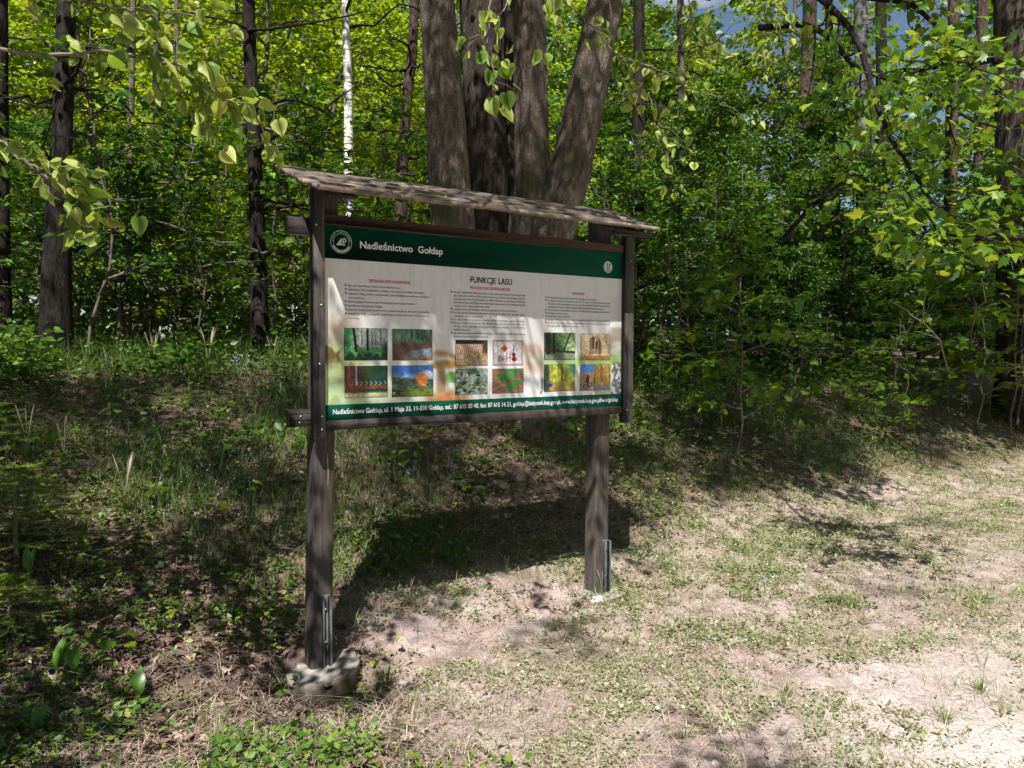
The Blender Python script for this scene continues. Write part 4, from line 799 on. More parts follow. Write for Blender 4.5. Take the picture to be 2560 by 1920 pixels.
# twigs of the roadside linden in front, upper left; big heart leaves
RTO = np.array(rt.location)
boughs(rt, RTO, [[(-225, 52, 2.7), (-52, 95, 2.5), (104, 117, 2.45), (225, 112, 2.4), (346, 130, 2.4), (415, 160, 2.4), (449, 216, 2.4), (518, 226, 2.4), (596, 328, 2.45)]],
       M['leaf_linden'], 100, .040, HEART, 311, (.03, .03, .032), .006, ('twig', 'leaves'), 7, .12, 'twig', 1.3, .7)
boughs(rt, RTO, [[(-216, 225, 2.6), (-35, 285, 2.45), (52, 346, 2.4), (104, 372, 2.4), (173, 380, 2.4)], [(52, 346, 2.4), (121, 406, 2.4), (173, 449, 2.4), (233, 510, 2.4)]],
       M['leaf_linden'], 56, .043, HEART, 313, (.028, .028, .03), .005, ('twig', 'leaves'), 6, .10, 'twig', 1.3, .7)
boughs(rt, RTO, [[(-173, -69, 3.0), (52, -26, 2.9), (216, 9, 2.8), (328, 26, 2.8), (449, 52, 2.8), (518, 95, 2.8)]], M['leaf_linden'], 52, .044, HEART, 317, (.04, .04, .04), .006, ('twig', 'leaves'), 6, .14, 'twig', 1.3, .7)
# hanging linden sprays, top centre and right of the stems
boughs(linden, LB, [[(1020, -200, 3.4), (1060, -60, 3.2), (1055, 60, 3.1), (1062, 150, 3.1), (1065, 215, 3.1)], [(1150, -160, 3.2), (1190, -20, 3.0), (1200, 60, 3.0), (1215, 110, 3.0)], [(1120, -160, 3.3), (1100, 0, 3.2), (1040, 60, 3.2), (1010, 110, 3.2)]],
       M['leaf_linden'], 44, .050, HEART, 321, (.03, .03, .035), .004, ('twig', 'leaves'), 4, .10, 'twig', 1.3, .8)
boughs(linden, LB, [[(1180, -30, 4.6), (1270, 50, 4.6), (1330, 120, 4.6), (1400, 200, 4.7), (1450, 250, 4.8)], [(1330, 120, 4.7), (1420, 150, 4.8), (1520, 200, 5.0), (1600, 250, 5.2)], [(1400, 200, 4.8), (1420, 260, 4.8), (1430, 330, 4.8)], [(1480, -60, 5.2), (1500, 60, 5.2), (1540, 140, 5.2)], [(1650, -40, 5.5), (1680, 60, 5.4), (1640, 150, 5.4)]],
       M['leaf_linden'], 250, .046, HEART, 323, (.06, .06, .06), .006, ('twig', 'leaves'), 7, .25, 'twig', 1.3, .6)

# --- trunks one can tell apart
sparse = understory(505, 7.5, 2.6, .6, 20, 1500, .11, M['leaf_mid'], M['bark_dark'], .5)
tall = [understory(501, 7.5, 3.0, .6, 26, 3600, .13, M['leaf_mid'], M['bark_dark'], .5), understory(502, 8, 2.6, .6, 26, 3600, .13, M['leaf_maple'], M['bark_dark'], .5)]
pine_c = understory(503, 5, 2.2, .4, 20, 9000, .12, M['leaf_pine'], M['bark_pine'], .3, (np.array([(-.05, 0, 0), (.05, 0, 0), (0, 1, 0)]), np.array([(0, 1, 2)])))
birch_c = understory(504, 7, 2.2, .5, 24, 8000, .07, M['leaf_lime'], M['birch'], .6)
def tall_tree(name, specs, D, bark, label, crown, lift=0, cat='tree', flare=1.0, group=None, dead=0, seed=0):
    x0 = specs[0][1]; b = onground(x0, D); b[2] -= .06; e = empty(name, b); tag(e, label, cat, group)
    V, F = trunk_from(specs, D, b, 18, 44, flare=flare); mk('trunk', V, F, M[bark], e, True)
    tip = V[-18:].mean(0)
    for k in ('branches', 'crown'):
        o = ob(k, crown[k], e); o.location = (tip[0], tip[1], tip[2]-3.2+lift); o.rotation_euler = (0, 0, x0*.7)
    if dead:
        rng = np.random.default_rng(seed+900); sp = V.reshape(-1, 18, 3).mean(1)
        for q in range(dead):
            mb = MB(); i = rng.integers(8, 30); az = rng.uniform(0, 6.28); L_ = rng.uniform(.6, 1.8); d = np.array([math.cos(az), math.sin(az), rng.uniform(-.3, .4)])
            P = wobble(rng, sp[i], sp[i]+d*L_, 9, .16); mb.add(*tube(P, np.linspace(.022, .004, 9), 5))
            for r in range(3):
                j = rng.integers(3, 8); P2 = wobble(rng, P[j], P[j]+(d+rng.normal(0, .8, 3))*L_*.35, 5, .15); mb.add(*tube(P2, np.linspace(.008, .002, 5), 3))
            Vb, Fb = mb.arrays(); mk('dead_branch', Vb, Fb, M['bark_dark'], e)
    return e
TALL = [
 ('alder_tree', [(800, 118, 58), (600, 122, 50), (300, 134, 36), (0, 143, 30), (-500, 150, 26), (-1000, 150, 18)], 9.4, 'bark_dark', 'dark flared trunk left of the picture, crossed by pale linden twigs', sparse, 0, 8),
 ('dark_tree', [(800, 6, 30), (400, 4, 24), (0, 2, 22), (-900, 0, 14)], 10.5, 'bark_dark', 'thin dark trunk cut by the left edge of the picture', tall[1], 0, 3),
 ('alder_tree', [(780, 562, 36), (500, 556, 31), (250, 546, 28), (0, 537, 24), (-500, 530, 20), (-1000, 525, 14)], 9.8, 'bark_dark', 'slim dark trunk with bare crooked boughs left of the board roof', sparse, 0, 10),
 ('birch_tree', [(720, 752, 22), (400, 753, 20), (200, 752, 18), (0, 746, 16), (-500, 742, 13), (-900, 740, 9)], 11.2, 'birch', 'white birch stem in sunlight above the board roof', birch_c, 0, 3),
 ('pine_tree', [(720, 855, 30), (400, 868, 25), (200, 880, 22), (0, 895, 20), (-900, 905, 12)], 11.5, 'bark_pine', 'reddish pine trunk just left of the grey linden stems', pine_c, 3, 5),
 ('dark_tree', [(730, 1378, 32), (500, 1378, 28), (200, 1380, 26), (0, 1380, 22), (-900, 1376, 14)], 12.5, 'bark_dark', 'dark straight trunk right of the board roof end', tall[1], 0, 4),
 ('pine_tree', [(730, 1690, 40), (480, 1708, 34), (300, 1735, 28), (0, 1750, 27), (-500, 1760, 24), (-900, 1770, 15)], 16.5, 'bark_pine', 'leaning reddish pine trunk left of the silvery birch', pine_c, 3, 6),
 ('birch_tree', [(730, 1872, 38), (400, 1868, 33), (200, 1866, 31), (0, 1860, 28), (-500, 1855, 23), (-900, 1850, 14)], 16.5, 'birch_grey_shaded', 'silvery ringed birch trunk among leaves on the right', birch_c, 0, 5),
 ('dark_tree', [(730, 1820, 20), (300, 1800, 17), (0, 1790, 15), (-900, 1780, 10)], 18, 'bark_dark', 'thin dark trunk between the leaning pine and the silvery birch', tall[0], 0, 2),
 ('dark_tree', [(720, 1910, 26), (300, 1906, 22), (0, 1903, 20), (-900, 1900, 12)], 19, 'bark_dark', 'dark trunk against blue sky right of the silvery birch', tall[1], 1, 2),
 ('pine_tree', [(720, 2050, 26), (300, 2055, 22), (0, 2060, 19), (-900, 2065, 11)], 20, 'bark_pine', 'distant pine trunk left of the thick edge trunk', pine_c, 3, 2),
 ('pine_tree', [(720, 2110, 24), (300, 2118, 21), (0, 2122, 18), (-900, 2130, 11)], 22, 'bark_pine', 'slim sunlit pine trunk beside the thick edge trunk', pine_c, 3, 2),
 ('dark_tree', [(720, 1480, 18), (300, 1474, 16), (0, 1470, 14), (-900, 1465, 9)], 16, 'bark_grey', 'thin grey trunk right of the board, second from the roof end', tall[1], 0, 2),
 ('dark_tree', [(720, 330, 15), (300, 335, 13), (0, 338, 11), (-900, 342, 8)], 15, 'bark_grey', 'thin grey trunk midway between the two dark alders', sparse, 0, 2),
 ('dark_tree', [(720, 275, 14), (300, 282, 12), (0, 288, 10), (-900, 292, 7)], 16.5, 'bark_grey', 'thin grey trunk nearest the flared alder', sparse, 0, 2),
 ('dark_tree', [(720, 390, 14), (300, 385, 12), (0, 382, 10), (-900, 380, 7)], 17.5, 'bark_grey', 'thin grey trunk third of three between the dark alders', sparse, 0, 2),
]
for k, (nm, sp, D, bk, lab, cr, lift, dead) in enumerate(TALL): tall_tree(nm, sp, D, bk, lab, cr, lift, dead=dead, seed=k)

# --- young broadleaved trees filling the wood
U_MAP = [understory(601+k, 5.2, 1.9, .7, 24, 4200, .105, M['leaf_maple'], M['bark_grey'], .3) for k in range(3)]
U_MID = [understory(611+k, 6.5, 2.3, 1.0, 26, 5200, .10, M['leaf_mid'], M['bark_grey'], .4) for k in range(3)]
U_LIM = [understory(621+k, 7.5, 2.5, .8, 30, 7000, .10, M['leaf_lime'], M['bark_grey'], .35) for k in range(2)]
U_SAP = [understory(631+k, 2.7, .75, .5, 12, 420, .085, M['leaf_mid'], M['bark_grey'], .4, KITE, .014, (.08, .08, .04)) for k in range(4)]
rng = np.random.default_rng(5); UN = []
def side_text(x):
    for lim, t in ((70, 'at the left edge'), (500, 'between the dark alders'), (700, 'left of the white birch'), (900, 'around the white birch'), (1360, 'behind the linden'), (1660, 'between board and leaning pine'), (1860, 'between leaning pine and silvery birch'), (2140, 'right of the silvery birch')):
        if x < lim: return t
    return 'beside the thick edge trunk'
def in_wood(xx, DD, ymin=3.5):
    p = onground(xx, DD)
    while p[1] < ymin+.8*sstep(2, 5, p[0]): DD += .4; p = onground(xx, DD)
    return p, DD
rows = [(12.5, 95, U_MAP+U_MID, .62), (15.5, 110, U_MAP+U_MID, .85), (19, 120, U_MID+U_MAP, 1.05), (23.5, 115, U_MID, 1.3), (29, 100, U_MID+U_MAP, 1.65), (36, 110, U_MID, 2.1)]
for r, (D, step, pool, sc) in enumerate(rows):
    for x in np.arange(-240, 2460, step*(1.15 if r else 1.0)):
        xx = x+rng.uniform(-.45, .45)*step; DD = D*rng.uniform(.88, 1.12); pp = pool; f = 1.0
        if 400 < xx < 980 and D > 14: pp = U_LIM
        elif xx < 400 and D > 14 and rng.random() < .5: pp = U_LIM
        elif xx > 980 and D > 14 and rng.random() < .25: pp = U_LIM
        if r == 0 and (690 < xx < 1300): continue
        if r == 0 and xx < 980: f = .55
        if r == 1 and xx < 980: f = .7
        if xx > 1450 and D > 18 and rng.random() < (.38 if xx < 1700 else .55): continue
        if 1820 < xx < 2130 and r > 1: f = .5
        m = pp[rng.integers(len(pp))]; p, DD = in_wood(xx, DD); p[2] -= .05
        s = sc*f*rng.uniform(.75, 1.25); kind = 'yellow green' if pp is U_LIM else ('dark green' if m in U_MAP else 'green')
        lab = '%s young tree %s, %s' % (kind, side_text(xx), 'near' if r < 2 else ('midway back' if r < 4 else 'deep in the wood'))
        plant_tree('young_tree', m, p, rng.uniform(0, 6.28), (s, s, s*rng.uniform(.9, 1.15)), lab, 'tree', 'young trees of the wood')
for k in range(60):
    xx = rng.uniform(-40, 2260); DD = rng.uniform(9.2, 12.5)
    if 860 < xx < 1320: continue
    m = U_SAP[k % 4]; p, DD = in_wood(xx, DD, 3.2); p[2] -= .03; s = rng.uniform(.7, 1.35)
    plant_tree('sapling', m, p, rng.uniform(0, 6.28), s, 'thin leafy sapling '+side_text(xx), 'sapling', 'thin saplings at the top of the bank')
# low young trees closing the foot of the wood on the right, and unseen trees added on the left to block sky and darken the bank
for x in np.arange(1480, 2330, 85):
    xx = x+rng.uniform(-30, 30); p, DD = in_wood(xx, 9.5, 2.7+rng.uniform(0, .8)); p[2] -= .04; s = rng.uniform(.38, .55)
    plant_tree('young_tree', U_MAP[int(x) % 3], p, rng.uniform(0, 6.28), (s, s, s*.9), 'low bushy young tree on the bank '+side_text(xx), 'tree', 'low young trees on the right bank')
for k, (X_, Y_, s) in enumerate(((-7.2, 1.6, .95), (-8.4, 4.2, 1.1), (-6.3, 3.6, .8), (-10, .2, 1.1), (-7.6, 6.5, 1.0))):
    plant_tree('young_tree', U_MID[k % 3], (X_, Y_, float(gz(X_, Y_))-.05), k*1.7, s, 'unseen young tree added past the left edge to darken the bank', 'tree', 'unseen trees added to darken the left bank')
# unseen trees added across the track, behind the camera, to block sky light on the panel
for k in range(15):
    X_ = -22+k*3.1+rng.uniform(-1, 1); Y_ = -13.5+rng.uniform(-2.5, 1.5); m = (U_MID+U_MAP)[k % 6]; s = rng.uniform(1.5, 2.1)
    plant_tree('sky_screen_tree', m, (X_, Y_, float(gz(X_, Y_))-.05), k*1.3, s, 'leafy tree on the far side, unseen, added to block sky light', 'tree', 'unseen trees added to block sky light')

# --- the far wood behind everything, one leafy mass
rng = np.random.default_rng(8); nf = 90000
th = YAW+rng.uniform(-.95, .95, nf); Df = rng.uniform(42, 60, nf); zf = rng.uniform(0, 1, nf)**1.1*23
pos = np.stack([CAM[0]+Df*np.sin(th), CAM[1]+Df*np.cos(th), 1.4+zf], -1); dens = fbm(th*26, zf*.55, 231, 3); elev = zf/Df
right = sstep(.02, .25, th-YAW)*sstep(.56, .47, th-YAW); keep = dens > (.36+.30*right*sstep(.06, .26, elev))*sstep(-.5, 3.5, zf)
pos = pos[keep]; n = len(pos); V, F = scatter(KITE[0], KITE[1], pos, rng.normal(0, 1, (n, 3))*[1, 1, .4]-[0, 0, .2], np.array([-.5, -.7, .55])+rng.normal(0, .55, (n, 3)), rng.uniform(.35, .75, n))
tag(mk('far_wood', V, F, M['leaf_mid']), 'distant green wood seen through the trees as one leafy mass', 'wood', kind='stuff')

# ------------------------------------------------------------------ ground cover (stuff)
def gpoints(n, dmin, dmax, seed, half=.80, pw=1.0):
    """ground points spread roughly evenly over the view, denser near the camera"""
    rng = np.random.default_rng(seed); u = rng.random(n)
    if pw == 1: D = dmin*(dmax/dmin)**u
    else: D = (dmin**(1-pw)+u*(dmax**(1-pw)-dmin**(1-pw)))**(1/(1-pw))
    a = YAW+rng.uniform(-half, half, n); x = CAM[0]+D*np.sin(a); y = CAM[1]+D*np.cos(a)
    return x, y, D, rng
def bare_w(x, y):
    """trodden bare soil in front of the board and along the wheel track"""
    t = y+1.45-.10*x+.25*(fbm(x*.9, y*.9, 451)-.5)
    return np.clip(.9*np.exp(-((x-.05)/.85)**2-((y+.12)/.36)**2)+.75*np.exp(-(t/.20)**2)*sstep(.2, 1.2, x), 0, .92)
def clear_of_board(x, y): return ~((np.hypot(x+.985, y-.06) < .20) | (np.hypot(x-.90, y-.08) < .10))
def clumps(x, y, m, leaf, rad, hgt, rng, tmpl=KITE, up=.35, zoff=0.0):
    """rosettes: m leaves round each centre"""
    n = len(x); k = np.repeat(np.arange(n), m); a = rng.uniform(0, 2*np.pi, n*m); sc = np.repeat(rng.uniform(.6, 1.4, n), m); r = rng.uniform(.1, 1, n*m)*rad*sc
    px_ = x[k]+r*np.cos(a); py_ = y[k]+r*np.sin(a); pz_ = gz(px_, py_)+zoff+rng.uniform(.0, 1, n*m)*hgt*sc
    yd = np.stack([np.cos(a), np.sin(a), np.full(n*m, up)], -1)+rng.normal(0, .35, (n*m, 3)); nr = np.array([0, 0, 1.])+rng.normal(0, .45, (n*m, 3))
    return scatter(tmpl[0], tmpl[1], np.stack([px_, py_, pz_], -1), yd, nr, leaf*sc*rng.uniform(.6, 1.3, n*m))
def blades(x, y, L_, W_, rng, lean=.5, zoff=-.005, az=None):
    n = len(x); a = rng.uniform(0, 6.283, n) if az is None else az; L_ = np.broadcast_to(L_, (n,)); W_ = np.broadcast_to(W_, (n,)); le = np.abs(rng.normal(lean, lean*.5, n))
    b = np.stack([x, y, gz(x, y)+zoff], -1); hd = np.stack([np.cos(a), np.sin(a), 0*a], -1); sd_ = np.stack([-np.sin(a+rng.normal(0, .6, n)), np.cos(a+rng.normal(0, .6, n)), 0*a], -1)
    V = []
    for t, wk in ((0, .8), (.38, 1), (.72, .7), (1, 0)):
        z = t*(1-.35*np.minimum(le, 1.6)*t); c = b+hd*(le*t**1.8*L_)[:, None]; c[:, 2] += z*L_
        if wk: V += [c-sd_*(W_*wk/2)[:, None], c+sd_*(W_*wk/2)[:, None]]
        else: V += [c]
    V = np.stack(V, 1); i = (np.arange(n)*7)[:, None]
    return V.reshape(-1, 3), [np.concatenate([i+np.array([0, 1, 3, 2]), i+np.array([2, 3, 5, 4])]), i+np.array([4, 5, 6])]
def stuff(name, V, F, mat, label, cat): return tag(mk(name, V, F, M[mat], None), label, cat, None, 'stuff')

# dead leaves on bank and left slope
x, y, D, rng = gpoints(150000, 2.2, 13, 401); k = (rng.random(len(x)) < litter_w(x, y)*.95+.012) & clear_of_board(x, y); x, y = x[k][:70000], y[k][:70000]; n = len(x)
V, F = scatter(OVAL[0]*np.array([.8, 1, 2.6]), OVAL[1], np.stack([x, y, gz(x, y)+rng.uniform(.002, .022, n)], -1), rng.normal(0, 1, (n, 3))*[1, 1, .25], np.array([0, 0, 1.])+rng.normal(0, .4, (n, 3)), rng.uniform(.010, .026, n)*rng.choice([.6, .9, 1, 1.7], n))
stuff('leaf_litter', V, F, 'litter', 'brown dead leaves strewn over the bank and left slope', 'dead leaves')
x, y, D, rng = gpoints(60000, 2.2, 11, 437); k = (rng.random(len(x)) < litter_w(x, y)*(.15+.8*sstep(.42, .6, fbm(x*1.7+4, y*1.7, 439)))) & clear_of_board(x, y); x, y = x[k], y[k]; n = len(x)
V, F = blades(x, y, rng.uniform(.03, .11, n), rng.uniform(.0012, .003, n), rng, 2.4, .012); stuff('dry_grass', V, F, 'straw', 'dry grass bits and fine twigs lying on the left slope and bank', 'dry grass')
x, y, D, rng = gpoints(2600, 2.2, 9, 441); k = (rng.random(len(x)) < litter_w(x, y)) & clear_of_board(x, y); x, y = x[k], y[k]; n = len(x)
V, F = scatter(MAPLE[0]*np.array([1, 1, 1.6]), MAPLE[1], np.stack([x, y, gz(x, y)+rng.uniform(.01, .03, n)], -1), rng.normal(0, 1, (n, 3))*[1, 1, .2], np.array([0, 0, 1.])+rng.normal(0, .35, (n, 3)), rng.uniform(.03, .065, n)); stuff('maple_litter', V, F, 'litter', 'larger dead maple leaves lying on the slope', 'dead leaves')
# straw, mown bits on the open ground
x, y, D, rng = gpoints(90000, 2.2, 11, 403); k = (rng.random(len(x)) < .75*(1-litter_w(x, y))*(1-.75*gravel_w(x, y))*(.25+.9*fbm(x*1.6, y*1.6, 405))) & clear_of_board(x, y); x, y = x[k], y[k]; n = len(x)
V, F = blades(x, y, rng.uniform(.02, .075, n), rng.uniform(.0014, .003, n), rng, 2.6, .004); stuff('straw', V, F, 'straw', 'short dry straw scattered over the open trodden ground', 'straw')
# low weeds on the open ground
x, y, D, rng = gpoints(26000, 2.2, 12, 407); wgt = (1-litter_w(x, y))*(1-.93*gravel_w(x, y))*(.05+.80*sstep(.47, .60, fbm(x*2.2+9, y*2.2, 409)+.06*sstep(1, 3, x)))*(1-bare_w(x, y)); k = (rng.random(len(x)) < wgt) & clear_of_board(x, y); x, y = x[k], y[k]
V, F = clumps(x, y, 12, .017, .042, .016, rng); stuff('ground_weeds', V, F, 'weed', 'low yellowish green weeds on the open ground', 'weeds')
x, y, D, rng = gpoints(30000, 4.5, 13, 408, pw=.3); wgt = (1-.6*litter_w(x, y))*(y > -1.5)*sstep(4, 2.5, y)*(.08+.25*sstep(.8, 2, x)*sstep(-.6, .3, y)+.5*sstep(.45, .62, fbm(x*2.3+2, y*2.3, 410)))*(1-bare_w(x, y)); k = (rng.random(len(x)) < wgt) & clear_of_board(x, y); x, y = x[k], y[k]
V, F = clumps(x, y, 10, .022, .05, .03, rng); stuff('verge_weeds', V, F, 'weed', 'pale green weeds along the foot of the right bank', 'weeds')
n = len(x); k = rng.integers(0, n, 2*n); x, y = x[k]+rng.normal(0, .05, 2*n), y[k]+rng.normal(0, .05, 2*n); V, F = blades(x, y, rng.uniform(.04, .13, 2*n), rng.uniform(.003, .005, 2*n), rng, .8); stuff('verge_grass', V, F, 'grass', 'pale thin grass along the foot of the right bank', 'grass')
x, y, D, rng = gpoints(1700, 2.2, 12, 411); wgt = (1-litter_w(x, y))*(1-.8*gravel_w(x, y))*(.1+.9*sstep(.46, .62, fbm(x*1.1+5, y*1.1, 413))); k = (rng.random(len(x)) < wgt) & clear_of_board(x, y); x, y = x[k], y[k]
V, F = clumps(x, y, 10, .024, .035, .02, rng, OVAL); stuff('ground_herbs', V, F, 'weed', 'small green herbs between the weeds on the open ground', 'herbs')
# herbs on bank and slope
x, y, D, rng = gpoints(20000, 2.2, 14, 415); bank_y = sstep(1.0, 3.0, y); wgt = litter_w(x, y)*np.clip(.10+.7*sstep(.46, .62, fbm(x*1.3+2, y*1.3+8, 417))+.16*bank_y+.5*sstep(2.5, 5, x)*bank_y, 0, 1); k = (rng.random(len(x)) < wgt) & clear_of_board(x, y); x, y = x[k], y[k]
V, F = clumps(x, y, 9, .030, .06, .07, rng, KITE); stuff('bank_herbs', V, F, 'herb', 'small leafy herbs covering bank and left slope', 'herbs')
x, y, D, rng = gpoints(9000, 5.5, 16, 419); wgt = sstep(1.2, 2.4, y)*np.clip(.15+.5*sstep(.45, .6, fbm(x*.8, y*.8, 421))+.7*sstep(2, 5, x), 0, 1); k = rng.random(len(x)) < wgt; x, y = x[k], y[k]
k = rng.random(len(x)) < .35+.65*sstep(2.2, 4.0, y); x, y = x[k], y[k]
V, F = clumps(x, y, 14, .055, .15, .13, rng, KITE, .1, .04); V2, F2 = clumps(x[y > 3.2], y[y > 3.2], 14, .062, .16, .30, rng, KITE, .1, .06); F = np.concatenate([F, F2+len(V)]); V = np.concatenate([V, V2]); stuff('undergrowth', V, F, 'leaf_mid', 'knee high leafy undergrowth on the upper bank', 'undergrowth')
# grass: open ground sprouts, forest grass
x, y, D, rng = gpoints(42000, 2.2, 12, 423); wgt = (1-litter_w(x, y))*(1-.7*gravel_w(x, y))*(.05+.95*sstep(.47, .64, fbm(x*1.9+1, y*1.9+4, 425)))*(1-bare_w(x, y)); k = (rng.random(len(x)) < wgt) & clear_of_board(x, y); x, y = x[k], y[k]; n = len(x)
V, F = blades(x, y, rng.uniform(.025, .10, n), rng.uniform(.002, .004, n), rng, .8); stuff('grass', V, F, 'grass', 'thin short grass sprouting on the open ground', 'grass')
x, y, D, rng = gpoints(150000, 2.6, 15, 427, pw=.8); wgt = litter_w(x, y)*np.clip(.05+.9*sstep(.46, .64, fbm(x*1.0+6, y*1.0+1, 429))+.35*sstep(3, 5, y), 0, 1); k = (rng.random(len(x)) < wgt) & clear_of_board(x, y); x, y = x[k], y[k]; n = len(x)
hg = .09+.20*sstep(.3, 3.0, y); V, F = blades(x, y, rng.uniform(.5, 1.5, n)*hg, rng.uniform(.0025, .005, n), rng, .55); stuff('forest_grass', V, F, 'grass_dark', 'taller dark grass tufts on the shaded bank', 'grass')
# gravel, clods of soil
def rock_mesh(seed, sub=1):
    rng = np.random.default_rng(seed); t = (1+5**.5)/2
    V = norm(np.array([(-1, t, 0), (1, t, 0), (-1, -t, 0), (1, -t, 0), (0, -1, t), (0, 1, t), (0, -1, -t), (0, 1, -t), (t, 0, -1), (t, 0, 1), (-t, 0, -1), (-t, 0, 1)], float))
    F = [(0, 11, 5), (0, 5, 1), (0, 1, 7), (0, 7, 10), (0, 10, 11), (1, 5, 9), (5, 11, 4), (11, 10, 2), (10, 7, 6), (7, 1, 8), (3, 9, 4), (3, 4, 2), (3, 2, 6), (3, 6, 8), (3, 8, 9), (4, 9, 5), (2, 4, 11), (6, 2, 10), (8, 6, 7), (9, 8, 1)]
    V = list(map(tuple, V))
    for _ in range(sub):
        c = {}; G = []
        def mid(a, b):
            q = (min(a, b), max(a, b))
            if q not in c: c[q] = len(V); V.append(tuple(norm((np.array(V[a])+np.array(V[b]))/2)))
            return c[q]
        for a, b, d in F: e, f, g = mid(a, b), mid(b, d), mid(d, a); G += [(a, e, g), (b, f, e), (d, g, f), (e, f, g)]
        F = G
    V = np.array(V); V = V*(1+rng.normal(0, .11, (len(V), 1))); return V*np.array([1, .8, .55]), np.array(F)
M['stone'] = simple_mat('pale limestone', (.50, .46, .41), .9, .2, (.74, .72, .68), 25, .4); M['stone_grey'] = simple_mat('grey field stone', (.2, .2, .2), .85, .25, (.42, .42, .43), 20, .4)
rv, rf = rock_mesh(3, 0)
x, y, D, rng = gpoints(26000, 2.2, 7, 431, .85); wgt = .03*(1-litter_w(x, y))+.9*gravel_w(x, y); k = rng.random(len(x)) < wgt; x, y = x[k], y[k]; n = len(x)
V, F = scatter(rv, rf, np.stack([x, y, gz(x, y)+.001], -1), rng.normal(0, 1, (n, 3))*[1, 1, .2], np.array([0, 0, 1.])+rng.normal(0, .2, (n, 3)), rng.uniform(.002, .006, n)*rng.choice([.8, 1, 1, 1.6], n)); stuff('gravel', V, F, 'stone', 'pale gravel of the sunlit track', 'gravel')

M['clod'] = simple_mat('soil clod', (.16, .10, .085), .95, .1, (.46, .35, .31), 30, .5)
x, y, D, rng = gpoints(16000, 2.2, 9, 433, .85); k = rng.random(len(x)) < .55*(1-.8*litter_w(x, y))*sstep(.4, .6, fbm(x*1.8, y*1.8+5, 435)); x, y = x[k], y[k]; n = len(x)
V, F = scatter(rv, rf, np.stack([x, y, gz(x, y)-.004], -1), rng.normal(0, 1, (n, 3))*[1, 1, .2], np.array([0, 0, 1.])+rng.normal(0, .3, (n, 3)), rng.uniform(.003, .012, n)*rng.choice([.7, 1, 1.4], n)); stuff('soil_clods', V, F, 'clod', 'crumbs of reddish soil on the trodden ground', 'soil')
# ------------------------------------------------------------------ single small things
def stone(xd, yd, r, label, mat='stone', seed=0):
    p = ground_at(xd, yd); V, F = rock_mesh(seed+40, 2); o = mk('stone', V*r, F, M[mat], None, True); o.location = (p[0], p[1], p[2]+r*.15); o.rotation_euler = (0, 0, seed*1.3); tag(o, label, 'stone', 'loose stones')
for k, (xd, yd, r, lab, mt) in enumerate([(1766, 1326, .024, 'white stone on open ground right of the footing post', 'stone'), (845, 1333, .034, 'half buried grey stone in front of the board shadow', 'stone_grey'), (252, 1397, .020, 'pale flat stone among dead leaves on the left slope', 'stone'),
        (1545, 1652, .022, 'pale stone at the bottom edge near the middle of the track', 'stone'), (1752, 1390, .014, 'small white stone just below the larger white stone', 'stone'), (1290, 1300, .05, 'pale lump of concrete beside the far post', 'stone'), (735, 1512, .03, 'rubble lump at the foot of the round concrete footing', 'stone'),
        (2050, 1340, .016, 'small pale stone at the right on the weedy ground', 'stone'), (1420, 1530, .015, 'small pale stone in the middle foreground', 'stone'), (1960, 1610, .018, 'largest white stone on the gravel', 'stone')]): stone(xd, yd, r, lab, mt, k)
def stick(pts, r, label, mat='twig', seed=0, h=.02):
    rng = np.random.default_rng(seed+500); P = np.array([ground_at(x, y) for x, y in pts]); b = P[0].copy(); P = poly_smooth(P, 14); P[:, 2] = np.linspace(P[0, 2], P[-1, 2], 14)+h; P += rng.normal(0, r*.5, P.shape)
    mb = MB(); mb.add(*tube(P, np.linspace(r, r*.45, 14), 7))
    for q in range(3):
        i = rng.integers(3, 12); d = norm(P[i+1]-P[i]+rng.normal(0, .02, 3)); mb.add(*tube(wobble(rng, P[i], P[i]+d*r*14, 4, .1), [r*.5, r*.4, r*.3, r*.2], 5))
    V, F = mb.arrays(); o = mk('fallen_branch', V-b, F, M[mat]); o.location = b; tag(o, label, 'branch', 'fallen branches')
for k, (pts, r, lab) in enumerate([([(470, 778), (560, 792), (625, 800)], .018, 'fallen branch lying across the bank left of the board'), ([(555, 838), (610, 848), (655, 842)], .026, 'short thick broken branch on the bank left of the near post'), ([(300, 778), (380, 772), (440, 764)], .010, 'thin fallen twig below the grass on the left bank'),
        ([(1480, 930), (1560, 945), (1640, 938)], .014, 'fallen branch on the right bank beside the far post'), ([(0, 1530), (60, 1545), (110, 1558)], .007, 'dark twig at the lower left edge'), ([(380, 1330), (430, 1318), (480, 1300)], .006, 'thin twig on the dead leaves left of the near post'), ([(1180, 1398), (1215, 1410), (1250, 1404)], .006, 'short dry stick on the open ground between the posts')]): stick(pts, r, lab, seed=k)
